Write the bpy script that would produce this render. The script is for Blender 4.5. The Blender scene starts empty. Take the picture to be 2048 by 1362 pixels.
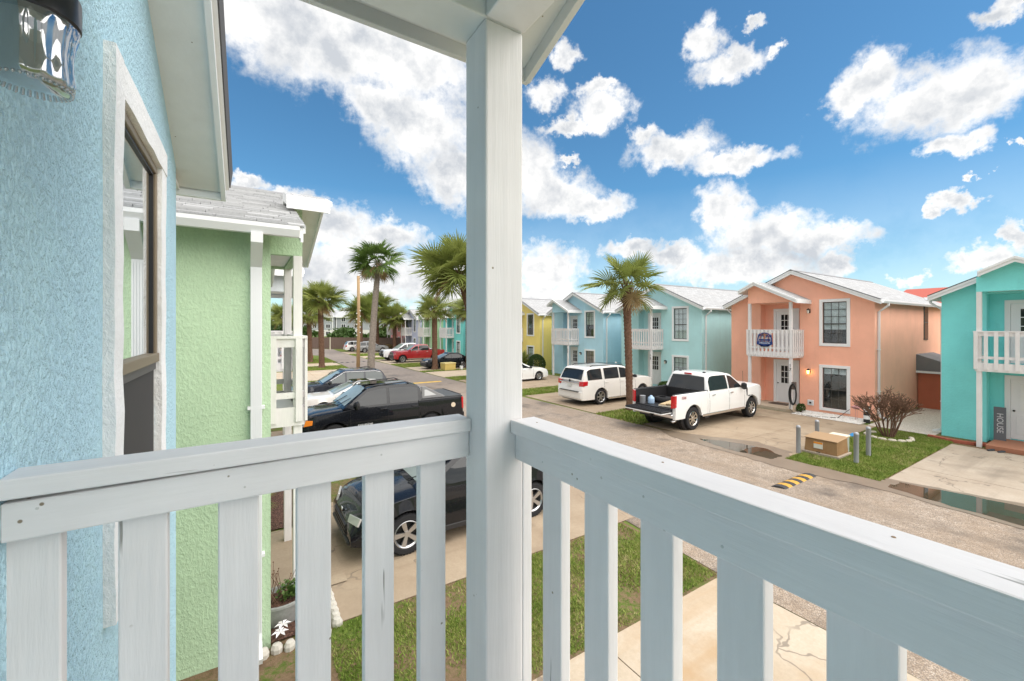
import bpy, bmesh, math, random
import numpy as np
from mathutils import Vector, Matrix, Quaternion
random.seed(7)
R = math.radians
scene = bpy.context.scene
col = scene.collection

# ------------------------------------------------------------------ camera
TH = R(32.54)
cam_d = bpy.data.cameras.new('camera')
cam_d.sensor_width = 36.0
cam_d.lens = 837 / 2048 * 36.0
cam_d.shift_y = -28 / 2048
cam_d.clip_start = 0.02
cam_d.clip_end = 2000
cam = bpy.data.objects.new('camera', cam_d)
col.objects.link(cam)
cam.location = (0, 0, 4.0)
cam.rotation_euler = (R(90), 0, -TH)
scene.camera = cam

# ------------------------------------------------------------------ light
SUN_EL, SUN_AZ = R(58), R(150)          # azimuth clockwise from +Y
sunv = Vector((math.cos(SUN_EL) * math.sin(SUN_AZ), math.cos(SUN_EL) * math.cos(SUN_AZ), math.sin(SUN_EL)))
sd = bpy.data.lights.new('sun', 'SUN')
sd.energy = 1.5
sd.angle = R(100)
sd.color = (1.0, 0.95, 0.89)
so = bpy.data.objects.new('sun', sd)
col.objects.link(so)
so.rotation_euler = sunv.to_track_quat('Z', 'Y').to_euler()
so.location = (0, 0, 40)

world = bpy.data.worlds.new('World')
scene.world = world
world.use_nodes = True
SKY_STRENGTH = 0.056
CLOUD_STRENGTH = 0.32

# cloud masses in the sky: (azimuth, elevation, half width, half height) in radians
def _cl():
    F, CX, H = 837.0, 1024.0, 653.0
    px = [(560,40,240,120),(690,90,160,95),(820,120,150,110),(770,205,90,55),(850,255,110,85),(905,345,70,65),(985,340,80,90),
          (1060,345,55,65),(1110,392,85,48),(1190,415,85,26),(500,362,45,16),(585,402,75,28),(655,447,115,48),(780,470,85,38),
          (690,540,200,75),(900,560,170,60),(1090,545,85,62),(1060,600,150,45),(1130,118,26,26),(1090,192,46,30),(1212,222,62,42),
          (1140,250,62,17),(1290,272,34,22),(1340,302,86,36),(1480,322,100,24),(1410,78,42,42),(1462,128,80,32),(1500,50,28,13),
          (1545,105,24,16),(1735,165,68,62),(1700,200,60,40),(1850,200,170,66),(1970,180,100,56),(1925,285,72,24),(1940,348,20,12),
          (1915,400,40,22),(1875,415,26,16),(1448,425,56,52),(1530,470,130,52),(1650,475,105,36),(1480,535,170,42),(1268,497,62,22),
          (1345,512,70,26),(2015,14,56,26),(1830,562,46,24),(1960,520,84,36),(2045,470,34,44),(1665,532,42,26),(1620,560,80,24),
          (2046,296,16,18),(1195,175,40,16),(1135,322,20,8)]
    out = []
    for x, y, rx, ry in px:
        u = (x - CX) / F; v = (H - y) / F
        az = TH + math.atan(u); h = math.hypot(1, u); el = math.atan2(v, h)
        out.append((az, el, rx / F / (h * h), ry / F / h / (1 + (v / h) ** 2)))
    return out
CLOUDS = _cl()

def build_world():
    nt = world.node_tree; N = nt.nodes; L = nt.links
    N.clear()
    def mth(op, a=None, b=None, c=None):
        n = N.new('ShaderNodeMath'); n.operation = op
        for i, v in enumerate((a, b, c)):
            if v is None: continue
            if isinstance(v, (int, float)): n.inputs[i].default_value = v
            else: L.new(v, n.inputs[i])
        return n.outputs[0]
    out = N.new('ShaderNodeOutputWorld')
    sky = N.new('ShaderNodeTexSky'); sky.sky_type = 'NISHITA'; sky.sun_disc = False
    sky.sun_elevation = SUN_EL; sky.sun_rotation = SUN_AZ
    sky.altitude = 0; sky.air_density = 1.0; sky.dust_density = 0.35; sky.ozone_density = 3.0
    tc = N.new('ShaderNodeTexCoord')
    sep = N.new('ShaderNodeSeparateXYZ'); L.new(tc.outputs['Generated'], sep.inputs[0])
    az = mth('ARCTAN2', sep.outputs[0], sep.outputs[1])
    el = mth('ARCSINE', sep.outputs[2])
    # ragged edges: offset the lookup by noise
    def noise(scale, detail, rough, vec):
        n = N.new('ShaderNodeTexNoise'); n.noise_dimensions = '3D'
        n.inputs['Scale'].default_value = scale; n.inputs['Detail'].default_value = detail
        n.inputs['Roughness'].default_value = rough
        L.new(vec, n.inputs['Vector']); return n
    # stretch vertical a little so cloud noise is rounder near the horizon
    n1 = noise(9.0, 7.0, 0.62, tc.outputs['Generated'])
    n2 = noise(26.0, 5.0, 0.62, tc.outputs['Generated'])
    comb = N.new('ShaderNodeCombineXYZ'); L.new(az, comb.inputs[0]); L.new(el, comb.inputs[1])
    # domain warp
    w = N.new('ShaderNodeVectorMath'); w.operation = 'SUBTRACT'
    L.new(n2.outputs['Color'], w.inputs[0]); w.inputs[1].default_value = (.5, .5, .5)
    w2 = N.new('ShaderNodeVectorMath'); w2.operation = 'MULTIPLY_ADD'
    L.new(w.outputs[0], w2.inputs[0]); w2.inputs[1].default_value = (.10, .08, 0); L.new(comb.outputs[0], w2.inputs[2])
    cur = None
    for a, e, ra, re in CLOUDS:
        m = N.new('ShaderNodeVectorMath'); m.operation = 'MULTIPLY_ADD'
        L.new(w2.outputs[0], m.inputs[0]); m.inputs[1].default_value = (1 / ra, 1 / re, 0)
        m.inputs[2].default_value = (-a / ra, -e / re, 0)
        d = N.new('ShaderNodeVectorMath'); d.operation = 'LENGTH'; L.new(m.outputs[0], d.inputs[0])
        if cur is None: cur = d.outputs['Value']
        else:
            cur = mth('SMOOTH_MIN', cur, d.outputs['Value'], 0.35)
    # unseen cloud outside the view, thickened to near overcast to whiten the ambient light
    n3 = noise(2.6, 8.0, 0.6, tc.outputs['Generated'])
    vd = N.new('ShaderNodeVectorMath'); vd.operation = 'DOT_PRODUCT'
    L.new(tc.outputs['Generated'], vd.inputs[0]); vd.inputs[1].default_value = (math.sin(TH), math.cos(TH), 0.12)
    outside = N.new('ShaderNodeMapRange'); L.new(vd.outputs['Value'], outside.inputs[0])
    outside.inputs[1].default_value = 0.50; outside.inputs[2].default_value = 0.34
    gen = N.new('ShaderNodeMapRange'); L.new(n3.outputs['Fac'], gen.inputs[0])
    gen.inputs[1].default_value = 0.40; gen.inputs[2].default_value = 0.24
    gen.inputs[3].default_value = 1.6; gen.inputs[4].default_value = 0.5
    gen.clamp = True
    g2 = mth('SUBTRACT', 2.1, gen.outputs[0])
    g3 = mth('ADD', g2, mth('MULTIPLY', mth('SUBTRACT', 1.0, outside.outputs[0]), 3.0))
    fld = mth('MINIMUM', cur, g3)
    n4 = noise(58.0, 5.0, 0.65, tc.outputs['Generated'])
    fld2 = mth('ADD', mth('ADD', fld, mth('MULTIPLY', mth('SUBTRACT', n1.outputs['Fac'], 0.5), 1.25)), mth('MULTIPLY', mth('SUBTRACT', n4.outputs['Fac'], 0.5), 0.55))
    dens = N.new('ShaderNodeMapRange'); dens.interpolation_type = 'SMOOTHSTEP'
    L.new(fld2, dens.inputs[0]); dens.inputs[1].default_value = 1.28; dens.inputs[2].default_value = 0.52
    # thin veil towards the horizon
    veil = N.new('ShaderNodeMapRange'); L.new(el, veil.inputs[0])
    veil.inputs[1].default_value = 0.30; veil.inputs[2].default_value = -0.02
    veil.inputs[3].default_value = 0.0; veil.inputs[4].default_value = 0.42
    veil2 = mth('MULTIPLY', veil.outputs[0], mth('ADD', 0.65, mth('MULTIPLY', n1.outputs['Fac'], 0.7)))
    cover = mth('MAXIMUM', dens.outputs[0], veil2)
    # grey undersides: thick parts and coarse noise
    off = N.new('ShaderNodeVectorMath'); off.operation = 'ADD'
    L.new(tc.outputs['Generated'], off.inputs[0]); off.inputs[1].default_value = (-.02, -.01, .05)
    n1b = noise(9.0, 5.0, 0.55, off.outputs[0])
    relief = mth('SUBTRACT', n1b.outputs['Fac'], n1.outputs['Fac'])
    thick = N.new('ShaderNodeMapRange'); L.new(fld2, thick.inputs[0])
    thick.inputs[1].default_value = 0.95; thick.inputs[2].default_value = 0.1
    sh = mth('ADD', mth('MULTIPLY', relief, 1.6), mth('MULTIPLY', thick.outputs[0], 0.42))
    shm = N.new('ShaderNodeMapRange'); L.new(sh, shm.inputs[0]); shm.inputs[1].default_value = -0.02; shm.inputs[2].default_value = 0.60
    cc = N.new('ShaderNodeMix'); cc.data_type = 'RGBA'
    L.new(shm.outputs[0], cc.inputs[0])
    cc.inputs[6].default_value = (1.0, 0.985, 0.96, 1); cc.inputs[7].default_value = (0.54, 0.57, 0.61, 1)
    tint = N.new('ShaderNodeMix'); tint.data_type = 'RGBA'; tint.blend_type = 'MULTIPLY'; tint.inputs[0].default_value = 1.0
    L.new(sky.outputs[0], tint.inputs[6]); tint.inputs[7].default_value = (.40, .67, .73, 1)
    b1 = N.new('ShaderNodeBackground'); L.new(tint.outputs[2], b1.inputs[0]); b1.inputs[1].default_value = SKY_STRENGTH
    b2 = N.new('ShaderNodeBackground'); L.new(cc.outputs[2], b2.inputs[0]); b2.inputs[1].default_value = CLOUD_STRENGTH
    mx = N.new('ShaderNodeMixShader'); L.new(cover, mx.inputs[0]); L.new(b1.outputs[0], mx.inputs[1]); L.new(b2.outputs[0], mx.inputs[2])
    L.new(mx.outputs[0], out.inputs[0])
build_world()
vs = scene.view_settings
vs.view_transform = 'Standard'; vs.look = 'None'; vs.exposure = 1.90; vs.gamma = 1.0
vs.use_curve_mapping = False
scene.cycles.max_bounces = 6
scene.cycles.transparent_max_bounces = 8
scene.cycles.use_denoising = True

# ------------------------------------------------------------------ materials
MATS = {}
def srgb(r, g, b):
    f = lambda c: (c / 255 / 12.92) if c / 255 <= 0.04045 else ((c / 255 + 0.055) / 1.055) ** 2.4
    return (f(r), f(g), f(b), 1)
class NT:
    def __init__(self, name):
        self.m = bpy.data.materials.new(name); self.m.use_nodes = True
        self.t = self.m.node_tree; self.N = self.t.nodes; self.L = self.t.links
        self.b = self.N['Principled BSDF']; self.tc = self.N.new('ShaderNodeTexCoord')
    def set(self, **k):
        for n, v in k.items():
            self.b.inputs[n.replace('_', ' ')].default_value = v
    def noise(self, scale, detail=4, rough=.6, vec=None, map_scale=None, coord='Object'):
        n = self.N.new('ShaderNodeTexNoise'); n.inputs['Scale'].default_value = scale
        n.inputs['Detail'].default_value = detail; n.inputs['Roughness'].default_value = rough
        v = vec or self.tc.outputs[coord]
        if map_scale:
            mp = self.N.new('ShaderNodeMapping'); mp.inputs['Scale'].default_value = map_scale
            self.L.new(v, mp.inputs['Vector']); v = mp.outputs[0]
        self.L.new(v, n.inputs['Vector']); return n
    def voro(self, scale, feature='F1', vec=None, coord='Object', map_scale=None):
        n = self.N.new('ShaderNodeTexVoronoi'); n.feature = feature; n.inputs['Scale'].default_value = scale
        v = vec or self.tc.outputs[coord]
        if map_scale:
            mp = self.N.new('ShaderNodeMapping'); mp.inputs['Scale'].default_value = map_scale
            self.L.new(v, mp.inputs['Vector']); v = mp.outputs[0]
        self.L.new(v, n.inputs['Vector']); return n
    def ramp(self, fac, stops):
        r = self.N.new('ShaderNodeValToRGB'); self.L.new(fac, r.inputs[0])
        e = r.color_ramp.elements
        while len(e) < len(stops): e.new(.5)
        for i, (p, c) in enumerate(stops):
            e[i].position = p; e[i].color = c if len(c) == 4 else (*c, 1)
        return r.outputs[0]
    def mix(self, fac, a, b, mode='MIX'):
        n = self.N.new('ShaderNodeMix'); n.data_type = 'RGBA'; n.blend_type = mode
        for i, v in ((0, fac), (6, a), (7, b)):
            if isinstance(v, (int, float)): n.inputs[i].default_value = v
            elif isinstance(v, tuple): n.inputs[i].default_value = v if len(v) == 4 else (*v, 1)
            else: self.L.new(v, n.inputs[i])
        return n.outputs[2]
    def maprange(self, v, a, b, c=0, d=1):
        n = self.N.new('ShaderNodeMapRange'); self.L.new(v, n.inputs[0])
        for i, x in enumerate((a, b, c, d)): n.inputs[i + 1].default_value = x
        return n.outputs[0]
    def math(self, op, a, b=None):
        n = self.N.new('ShaderNodeMath'); n.operation = op
        for i, v in enumerate((a, b)):
            if v is None: continue
            if isinstance(v, (int, float)): n.inputs[i].default_value = v
            else: self.L.new(v, n.inputs[i])
        return n.outputs[0]
    def col(self, out): self.L.new(out, self.b.inputs['Base Color'])
    def bump(self, h, strength=.3, dist=.01):
        n = self.N.new('ShaderNodeBump'); n.inputs['Strength'].default_value = strength
        n.inputs['Distance'].default_value = dist; self.L.new(h, n.inputs['Height'])
        self.L.new(n.outputs[0], self.b.inputs['Normal'])

def simple(name, c, rough=.5, metal=0, coat=0, spec=.5, emit=None, estr=0):
    if name in MATS: return MATS[name]
    n = NT(name); n.set(Base_Color=c if len(c) == 4 else (*c, 1), Roughness=rough, Metallic=metal, Coat_Weight=coat, Specular_IOR_Level=spec)
    if coat: n.set(Coat_Roughness=.04)
    if emit: n.set(Emission_Color=emit if len(emit) == 4 else (*emit, 1), Emission_Strength=estr)
    MATS[name] = n.m; return n.m

def stucco(name, c, scale=22, depth=.012, strength=.6, near=False):
    if name in MATS: return MATS[name]
    n = NT(name); n.set(Roughness=.88, Specular_IOR_Level=.25)
    big = n.noise(.9, 4, .6)
    base = n.mix(n.maprange(big.outputs['Fac'], .3, .7), tuple(x * .93 for x in c[:3]), tuple(min(1, x * 1.05) for x in c[:3]))
    streak = n.noise(1.0, 3, .6, map_scale=(3.0, 3.0, .35))
    base = n.mix(n.maprange(streak.outputs['Fac'], .56, .8, 0, .35), base, tuple(x * .80 for x in c[:3]))
    if near:
        a = n.noise(scale, 3, .55, map_scale=(1, 1, .62)); b = n.noise(scale * 3.1, 3, .6); cz = n.noise(scale*.45, 4, .7)
        plate = n.maprange(a.outputs['Fac'], .47, .60)
        fine = n.math('MULTIPLY', n.maprange(b.outputs['Fac'], .3, .75), n.maprange(cz.outputs['Fac'], .4, .6, .15, .6))
        h = n.math('ADD', plate, fine)
        base = n.mix(n.maprange(h, .0, .30, .14, 0), base, tuple(x * .6 for x in c[:3]))
        pt_ = n.noise(1.7, 5, .7); base = n.mix(n.maprange(pt_.outputs['Fac'], .52, .66, 0, .35), base, tuple(min(1, x * 1.12) for x in c[:3]))
        dk_ = n.noise(5.0, 4, .75, map_scale=(1, 1, .5)); base = n.mix(n.maprange(dk_.outputs['Fac'], .60, .74, 0, .3), base, tuple(x * .78 for x in c[:3]))
        n.bump(h, strength, depth)
    else:
        a = n.noise(scale, 4, .6); n.bump(a.outputs['Fac'], strength, depth)
    n.col(base); MATS[name] = n.m; return n.m

def white_wood(name, c=(.80, .775, .77), chips=True, grain=(40, 40, 3)):
    if name in MATS: return MATS[name]
    n = NT(name); n.set(Roughness=.48, Specular_IOR_Level=.35)
    g = n.noise(1.0, 5, .65, map_scale=grain)
    big = n.noise(2.2, 3, .6)
    base = n.mix(n.maprange(big.outputs['Fac'], .3, .7), tuple(x * .90 for x in c), tuple(min(1, x * 1.02) for x in c))
    base = n.mix(n.maprange(g.outputs['Fac'], .35, .75, 0, .24), base, tuple(x * .72 for x in c))
    if chips:
        k = n.noise(1.0, 3, .55, map_scale=tuple(x * .8 for x in grain))
        k2 = n.noise(2.3, 2, .5)
        m = n.math('MULTIPLY', n.maprange(k.outputs['Fac'], .71, .74), n.maprange(k2.outputs['Fac'], .52, .58))
        base = n.mix(m, base, (.30, .29, .27))
        sp = n.voro(19.0); spk = n.noise(6, 2, .5)
        m2 = n.math('MULTIPLY', n.maprange(sp.outputs['Distance'], .085, .055), n.maprange(spk.outputs['Fac'], .58, .62))
        base = n.mix(m2, base, (.25, .20, .14))
    n.col(base); n.bump(g.outputs['Fac'], .45, .005); MATS[name] = n.m; return n.m

def glass_mat(name, tint=(.88, .92, .93), rough=.01, fac=1.25, minr=.06):
    if name in MATS: return MATS[name]
    n = NT(name); N, L = n.N, n.L
    N.remove(n.b); out = N['Material Output']
    tr = N.new('ShaderNodeBsdfTransparent'); tr.inputs[0].default_value = (*tint, 1)
    gl = N.new('ShaderNodeBsdfGlossy'); gl.inputs['Roughness'].default_value = rough; gl.inputs[0].default_value = (.95, .97, 1, 1)
    fr = N.new('ShaderNodeLayerWeight'); fr.inputs[0].default_value = .5
    f2 = n.math('ADD', n.math('MULTIPLY', n.math('POWER', fr.outputs['Facing'], 3.5), fac * .6), minr)
    mx = N.new('ShaderNodeMixShader'); L.new(f2, mx.inputs[0]); L.new(tr.outputs[0], mx.inputs[1]); L.new(gl.outputs[0], mx.inputs[2])
    L.new(mx.outputs[0], out.inputs[0]); MATS[name] = n.m; return n.m

def paint(name, c, rough=.32, flake=False):
    if name in MATS: return MATS[name]
    dk = max(c) < .05
    n = NT(name); n.set(Base_Color=(*c, 1), Roughness=rough, Coat_Weight=.75 if dk else 1.0, Coat_Roughness=.03, Specular_IOR_Level=.12 if dk else .5)
    g = n.noise(3.0, 4, .6)
    n.L.new(n.maprange(g.outputs['Fac'], .3, .8, rough * .85, rough * 1.3), n.b.inputs['Roughness'])
    d = n.noise(1.3, 5, .65)
    n.col(n.mix(n.maprange(d.outputs['Fac'], .5, .8, 0, .08 if max(c) > .3 else .012), (*c, 1), (.35, .31, .26, 1)))
    MATS[name] = n.m; return n.m

def make_ground_mats():
    n = NT('turf_soil'); n.set(Roughness=.95, Specular_IOR_Level=.1)
    a = n.noise(1.1, 6, .65); b = n.noise(14, 5, .7); c = n.noise(60, 3, .7)
    dirt = n.mix(n.maprange(b.outputs['Fac'], .3, .7), (.13, .085, .052), (.24, .165, .10))
    green = n.mix(n.maprange(b.outputs['Fac'], .3, .7), (.075, .115, .022), (.15, .19, .045))
    fac = n.maprange(n.math('ADD', a.outputs['Fac'], n.math('MULTIPLY', n.math('SUBTRACT', b.outputs['Fac'], .5), .6)), .41, .54)
    n.col(n.mix(fac, green, dirt)); n.bump(c.outputs['Fac'], .8, .02); MATS['turf'] = n.m
    n = NT('far_turf'); n.set(Roughness=.95, Specular_IOR_Level=.1)
    a = n.noise(.5, 6, .65); b = n.noise(9, 4, .7)
    n.col(n.mix(n.maprange(a.outputs['Fac'], .35, .7), (.09, .15, .025), (.17, .17, .055))); n.bump(b.outputs['Fac'], .8, .03); MATS['far_turf'] = n.m
    # exposed aggregate road
    n = NT('aggregate_road'); n.set(Roughness=.85, Specular_IOR_Level=.25)
    v = n.voro(62); v2 = n.voro(27); big = n.noise(.55, 6, .62); med = n.noise(3.5, 5, .65)
    stone = n.ramp(v.outputs['Color'], [(0, (.22, .17, .13)), (.35, (.44, .34, .25)), (.62, (.57, .46, .35)), (.85, (.68, .61, .54)), (1, (.42, .24, .14))])
    st2 = n.ramp(v2.outputs['Color'], [(0, (.18, .14, .115)), (.5, (.40, .32, .25)), (1, (.58, .50, .42))])
    c0 = n.mix(.4, stone, st2)
    c0 = n.mix(n.maprange(v.outputs['Distance'], .36, .62, 0, .6), c0, (.085, .07, .058))
    c0 = n.mix(n.maprange(med.outputs['Fac'], .42, .72, 0, .55), c0, (.17, .13, .10))
    pat = n.noise(.9, 5, .7); c0 = n.mix(n.maprange(pat.outputs['Fac'], .42, .64, 0, .45), c0, (.27, .195, .13))
    trk = n.noise(1.0, 4, .6, map_scale=(1.6, .05, 1)); c0 = n.mix(n.maprange(trk.outputs['Fac'], .5, .68, 0, .4), c0, (.20, .16, .125))
    wet = n.maprange(big.outputs['Fac'], .53, .66)
    geo = n.N.new('ShaderNodeSeparateXYZ'); n.L.new(n.tc.outputs['Object'], geo.inputs[0])
    far = n.maprange(geo.outputs[1], 10, 32)             # further along the street the asphalt is plainer and greyer
    c0 = n.mix(far, c0, n.mix(n.maprange(med.outputs['Fac'], .3, .7), (.21, .175, .152), (.29, .25, .22)))
    c0 = n.mix(n.math('MULTIPLY', wet, .62), c0, (.075, .062, .052))
    n.col(c0); n.L.new(n.maprange(wet, 0, 1, .88, .5), n.b.inputs['Roughness'])
    n.bump(v.outputs['Distance'], .5, .006); MATS['road'] = n.m
    # concrete
    for nm, lo, hi, st in (('concrete', (.30, .225, .155), (.43, .345, .25), (.19, .135, .09)), ('concrete_grey', (.36, .29, .22), (.48, .41, .33), (.20, .165, .13)),
                           ('concrete_pale', (.44, .35, .25), (.56, .48, .38), (.40, .25, .12))):
        n = NT(nm); n.set(Roughness=.82, Specular_IOR_Level=.3)
        a = n.noise(.8, 6, .65); b = n.noise(26, 4, .7); s = n.noise(.42, 5, .6)
        warp = n.noise(1.6, 3, .6)
        wv = n.N.new('ShaderNodeVectorMath'); wv.operation = 'MULTIPLY_ADD'; n.L.new(warp.outputs['Color'], wv.inputs[0])
        wv.inputs[1].default_value = (.7, .7, .7); n.L.new(n.tc.outputs['Object'], wv.inputs[2])
        cr = n.voro(.42, 'DISTANCE_TO_EDGE', vec=wv.outputs[0])
        base = n.mix(n.maprange(a.outputs['Fac'], .3, .72), lo, hi)
        base = n.mix(n.maprange(b.outputs['Fac'], .35, .75, 0, .35), base, tuple(x * .72 for x in lo))
        base = n.mix(n.maprange(s.outputs['Fac'], .56, .70, 0, .65), base, st)
        ty_ = n.noise(1.0, 4, .6, map_scale=(.12, 1.7, 1)); base = n.mix(n.maprange(ty_.outputs['Fac'], .54, .70, 0, .45), base, st)
        oil = n.voro(.9); base = n.mix(n.maprange(oil.outputs['Distance'], .16, .06, 0, .45), base, tuple(x * .55 for x in st))
        crm = n.maprange(cr.outputs['Distance'], .008, .003)
        crm = n.math('MULTIPLY', crm, n.maprange(n.noise(.7, 2, .5).outputs['Fac'], .46, .54))
        base = n.mix(n.math('MULTIPLY', crm, .6), base, (.11, .09, .075))
        n.col(base); n.bump(b.outputs['Fac'], .25, .004); MATS[nm] = n.m
    n = NT('shingle'); n.set(Roughness=.9, Specular_IOR_Level=.2)
    mp = n.N.new('ShaderNodeTexBrick'); n.L.new(n.tc.outputs['UV'], mp.inputs['Vector'])
    mp.inputs['Scale'].default_value = 1.0; mp.inputs['Brick Width'].default_value = .31; mp.inputs['Row Height'].default_value = .14
    mp.inputs['Mortar Size'].default_value = .006; mp.inputs['Color1'].default_value = (.33, .335, .34, 1); mp.inputs['Color2'].default_value = (.43, .435, .44, 1)
    mp.inputs['Mortar'].default_value = (.17, .17, .18, 1)
    a = n.noise(.7, 4, .6); n.col(n.mix(n.maprange(a.outputs['Fac'], .35, .7, 0, .3), mp.outputs['Color'], (.36, .35, .34)))
    n.bump(mp.outputs['Fac'], -.4, .01); MATS['shingle'] = n.m
    n = NT('shingle_tab'); n.set(Roughness=.9, Specular_IOR_Level=.2)
    oi = n.N.new('ShaderNodeNewGeometry'); a = n.noise(40, 3, .7)
    n.col(n.mix(n.maprange(a.outputs['Fac'], .3, .7), n.ramp(oi.outputs['Random Per Island'], [(0, (.26, .265, .27)), (1, (.48, .485, .49))]), (.40, .405, .41)))
    n.bump(a.outputs['Fac'], .3, .004); MATS['shingle_tab'] = n.m
    n = NT('water'); n.set(Base_Color=(.055, .045, .03, 1), Roughness=.02, Specular_IOR_Level=.7)
    MATS['water'] = n.m
    n = NT('damp_concrete'); n.set(Roughness=.35)
    a = n.noise(2.0, 4, .6); n.col(n.mix(a.outputs['Fac'], (.17, .13, .095), (.27, .21, .155))); MATS['damp'] = n.m
    n = NT('mulch'); n.set(Roughness=.95)
    v = n.voro(38); n.col(n.ramp(v.outputs['Color'], [(0, (.03, .014, .01)), (.5, (.10, .045, .03)), (1, (.19, .10, .07))])); n.bump(v.outputs['Distance'], 1, .02); MATS['mulch'] = n.m
    n = NT('shell_gravel'); n.set(Roughness=.9)
    v = n.voro(45); n.col(n.ramp(v.outputs['Color'], [(0, (.30, .26, .21)), (.5, (.55, .50, .43)), (1, (.75, .71, .65))])); n.bump(v.outputs['Distance'], .8, .015); MATS['shell'] = n.m
    # bark
    for nm, c1, c2 in (('palm_bark', (.075, .040, .026), (.21, .125, .085)), ('palm_bark_grey', (.17, .14, .12), (.34, .29, .25)), ('twig', (.095, .055, .038), (.21, .125, .085))):
        n = NT(nm); n.set(Roughness=.95, Specular_IOR_Level=.1)
        a = n.noise(9, 5, .7); b = n.noise(1.0, 3, .6, map_scale=(14, 14, 60))
        n.col(n.mix(n.maprange(n.math('ADD', a.outputs['Fac'], n.math('MULTIPLY', b.outputs['Fac'], .5)), .5, .95), c1, c2)); n.bump(a.outputs['Fac'], .9, .03); MATS[nm] = n.m
    n = NT('pole_wood'); n.set(Roughness=.85)
    a = n.noise(1, 4, .6, map_scale=(12, 12, .7)); n.col(n.mix(a.outputs['Fac'], (.25, .155, .075), (.46, .32, .18))); MATS['pole'] = n.m
    def leaf(nm, c1, c2, tr=.25):
        n = NT(nm); n.set(Roughness=.55, Specular_IOR_Level=.35)
        oi = n.N.new('ShaderNodeObjectInfo'); g = n.noise(5, 3, .6)
        f = n.math('ADD', n.math('MULTIPLY', oi.outputs['Random'], .6), n.math('MULTIPLY', g.outputs['Fac'], .4))
        base = n.mix(f, c1, c2); n.col(base)
        n.set(Subsurface_Weight=0.0)
        tl = n.N.new('ShaderNodeBsdfTranslucent'); n.L.new(base, tl.inputs[0])
        mx = n.N.new('ShaderNodeMixShader'); mx.inputs[0].default_value = tr
        n.L.new(n.b.outputs[0], mx.inputs[1]); n.L.new(tl.outputs[0], mx.inputs[2])
        n.L.new(mx.outputs[0], n.N['Material Output'].inputs[0]); MATS[nm] = n.m
    leaf('frond', (.15, .20, .04), (.32, .345, .10), .32); leaf('frond_dry', (.24, .17, .075), (.36, .25, .12), .1)
    leaf('frond_bright', (.08, .15, .03), (.16, .235, .06)); leaf('leaf', (.04, .085, .018), (.10, .16, .035)); leaf('hedge', (.03, .065, .016), (.075, .125, .03))
    n = NT('grass_blade'); n.set(Roughness=.7, Specular_IOR_Level=.2)
    gi = n.N.new('ShaderNodeNewGeometry'); p = n.noise(1.3, 4, .65)
    f = n.math('ADD', n.math('MULTIPLY', gi.outputs['Random Per Island'], .55), n.math('MULTIPLY', n.maprange(p.outputs['Fac'], .35, .65), .45))
    n.col(n.ramp(f, [(0, (.10, .17, .022)), (.4, (.175, .25, .042)), (.7, (.27, .30, .075)), (.9, (.38, .33, .16)), (1, (.40, .31, .19))])); MATS['blade'] = n.m
make_ground_mats()
WHITE = white_wood('white_paint')
WHITE_H = white_wood('white_paint_long', grain=(3, 40, 40))       # grain along x
WHITE_Y = white_wood('white_paint_along', grain=(40, 3, 40))      # grain along y
TRIM = simple('trim_white', (.80, .81, .82), .5)
SOFFIT = white_wood('soffit_paint', c=(.80, .80, .78), chips=True, grain=(6, 6, 6))
GUTTER = simple('gutter_metal', (.76, .77, .78), .35)
BRONZE = simple('bronze_frame', (.115, .085, .06), .45, .3)
DARKGREY = simple('dark_sash', (.07, .065, .06), .5)
GLASS = glass_mat('window_glass')
BLACKPL = simple('black_plastic', (.018, .018, .02), .45)
RUBBER = simple('rubber', (.022, .022, .024), .8, spec=.25)
CHROME = simple('chrome', (.75, .75, .77), .12, 1.0)
ALLOY = simple('alloy', (.50, .50, .51), .28, .9)
CARGLASS = simple('car_glass', (.018, .021, .024), .02, 0, 0, .55)
WINDSHIELD = simple('windshield_glass', (.22, .265, .26), .05, 0, 0, .4)
REDLENS = simple('red_lens', (.50, .012, .018), .12, 0, .8)
AMBER = simple('amber_lens', (.75, .22, .02), .15, 0, .6)
CLEARLENS = simple('headlight_lens', (.55, .55, .54), .12, .3, .8)
BLIND = simple('blind', (.80, .81, .80), .7)
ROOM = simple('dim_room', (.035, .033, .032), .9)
CURTAIN = simple('curtain', (.40, .30, .24), .85)
BLACKMETAL = simple('black_metal', (.02, .019, .018), .5, .4)
GALV = simple('galvanised', (.36, .37, .39), .55, .4)

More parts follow.
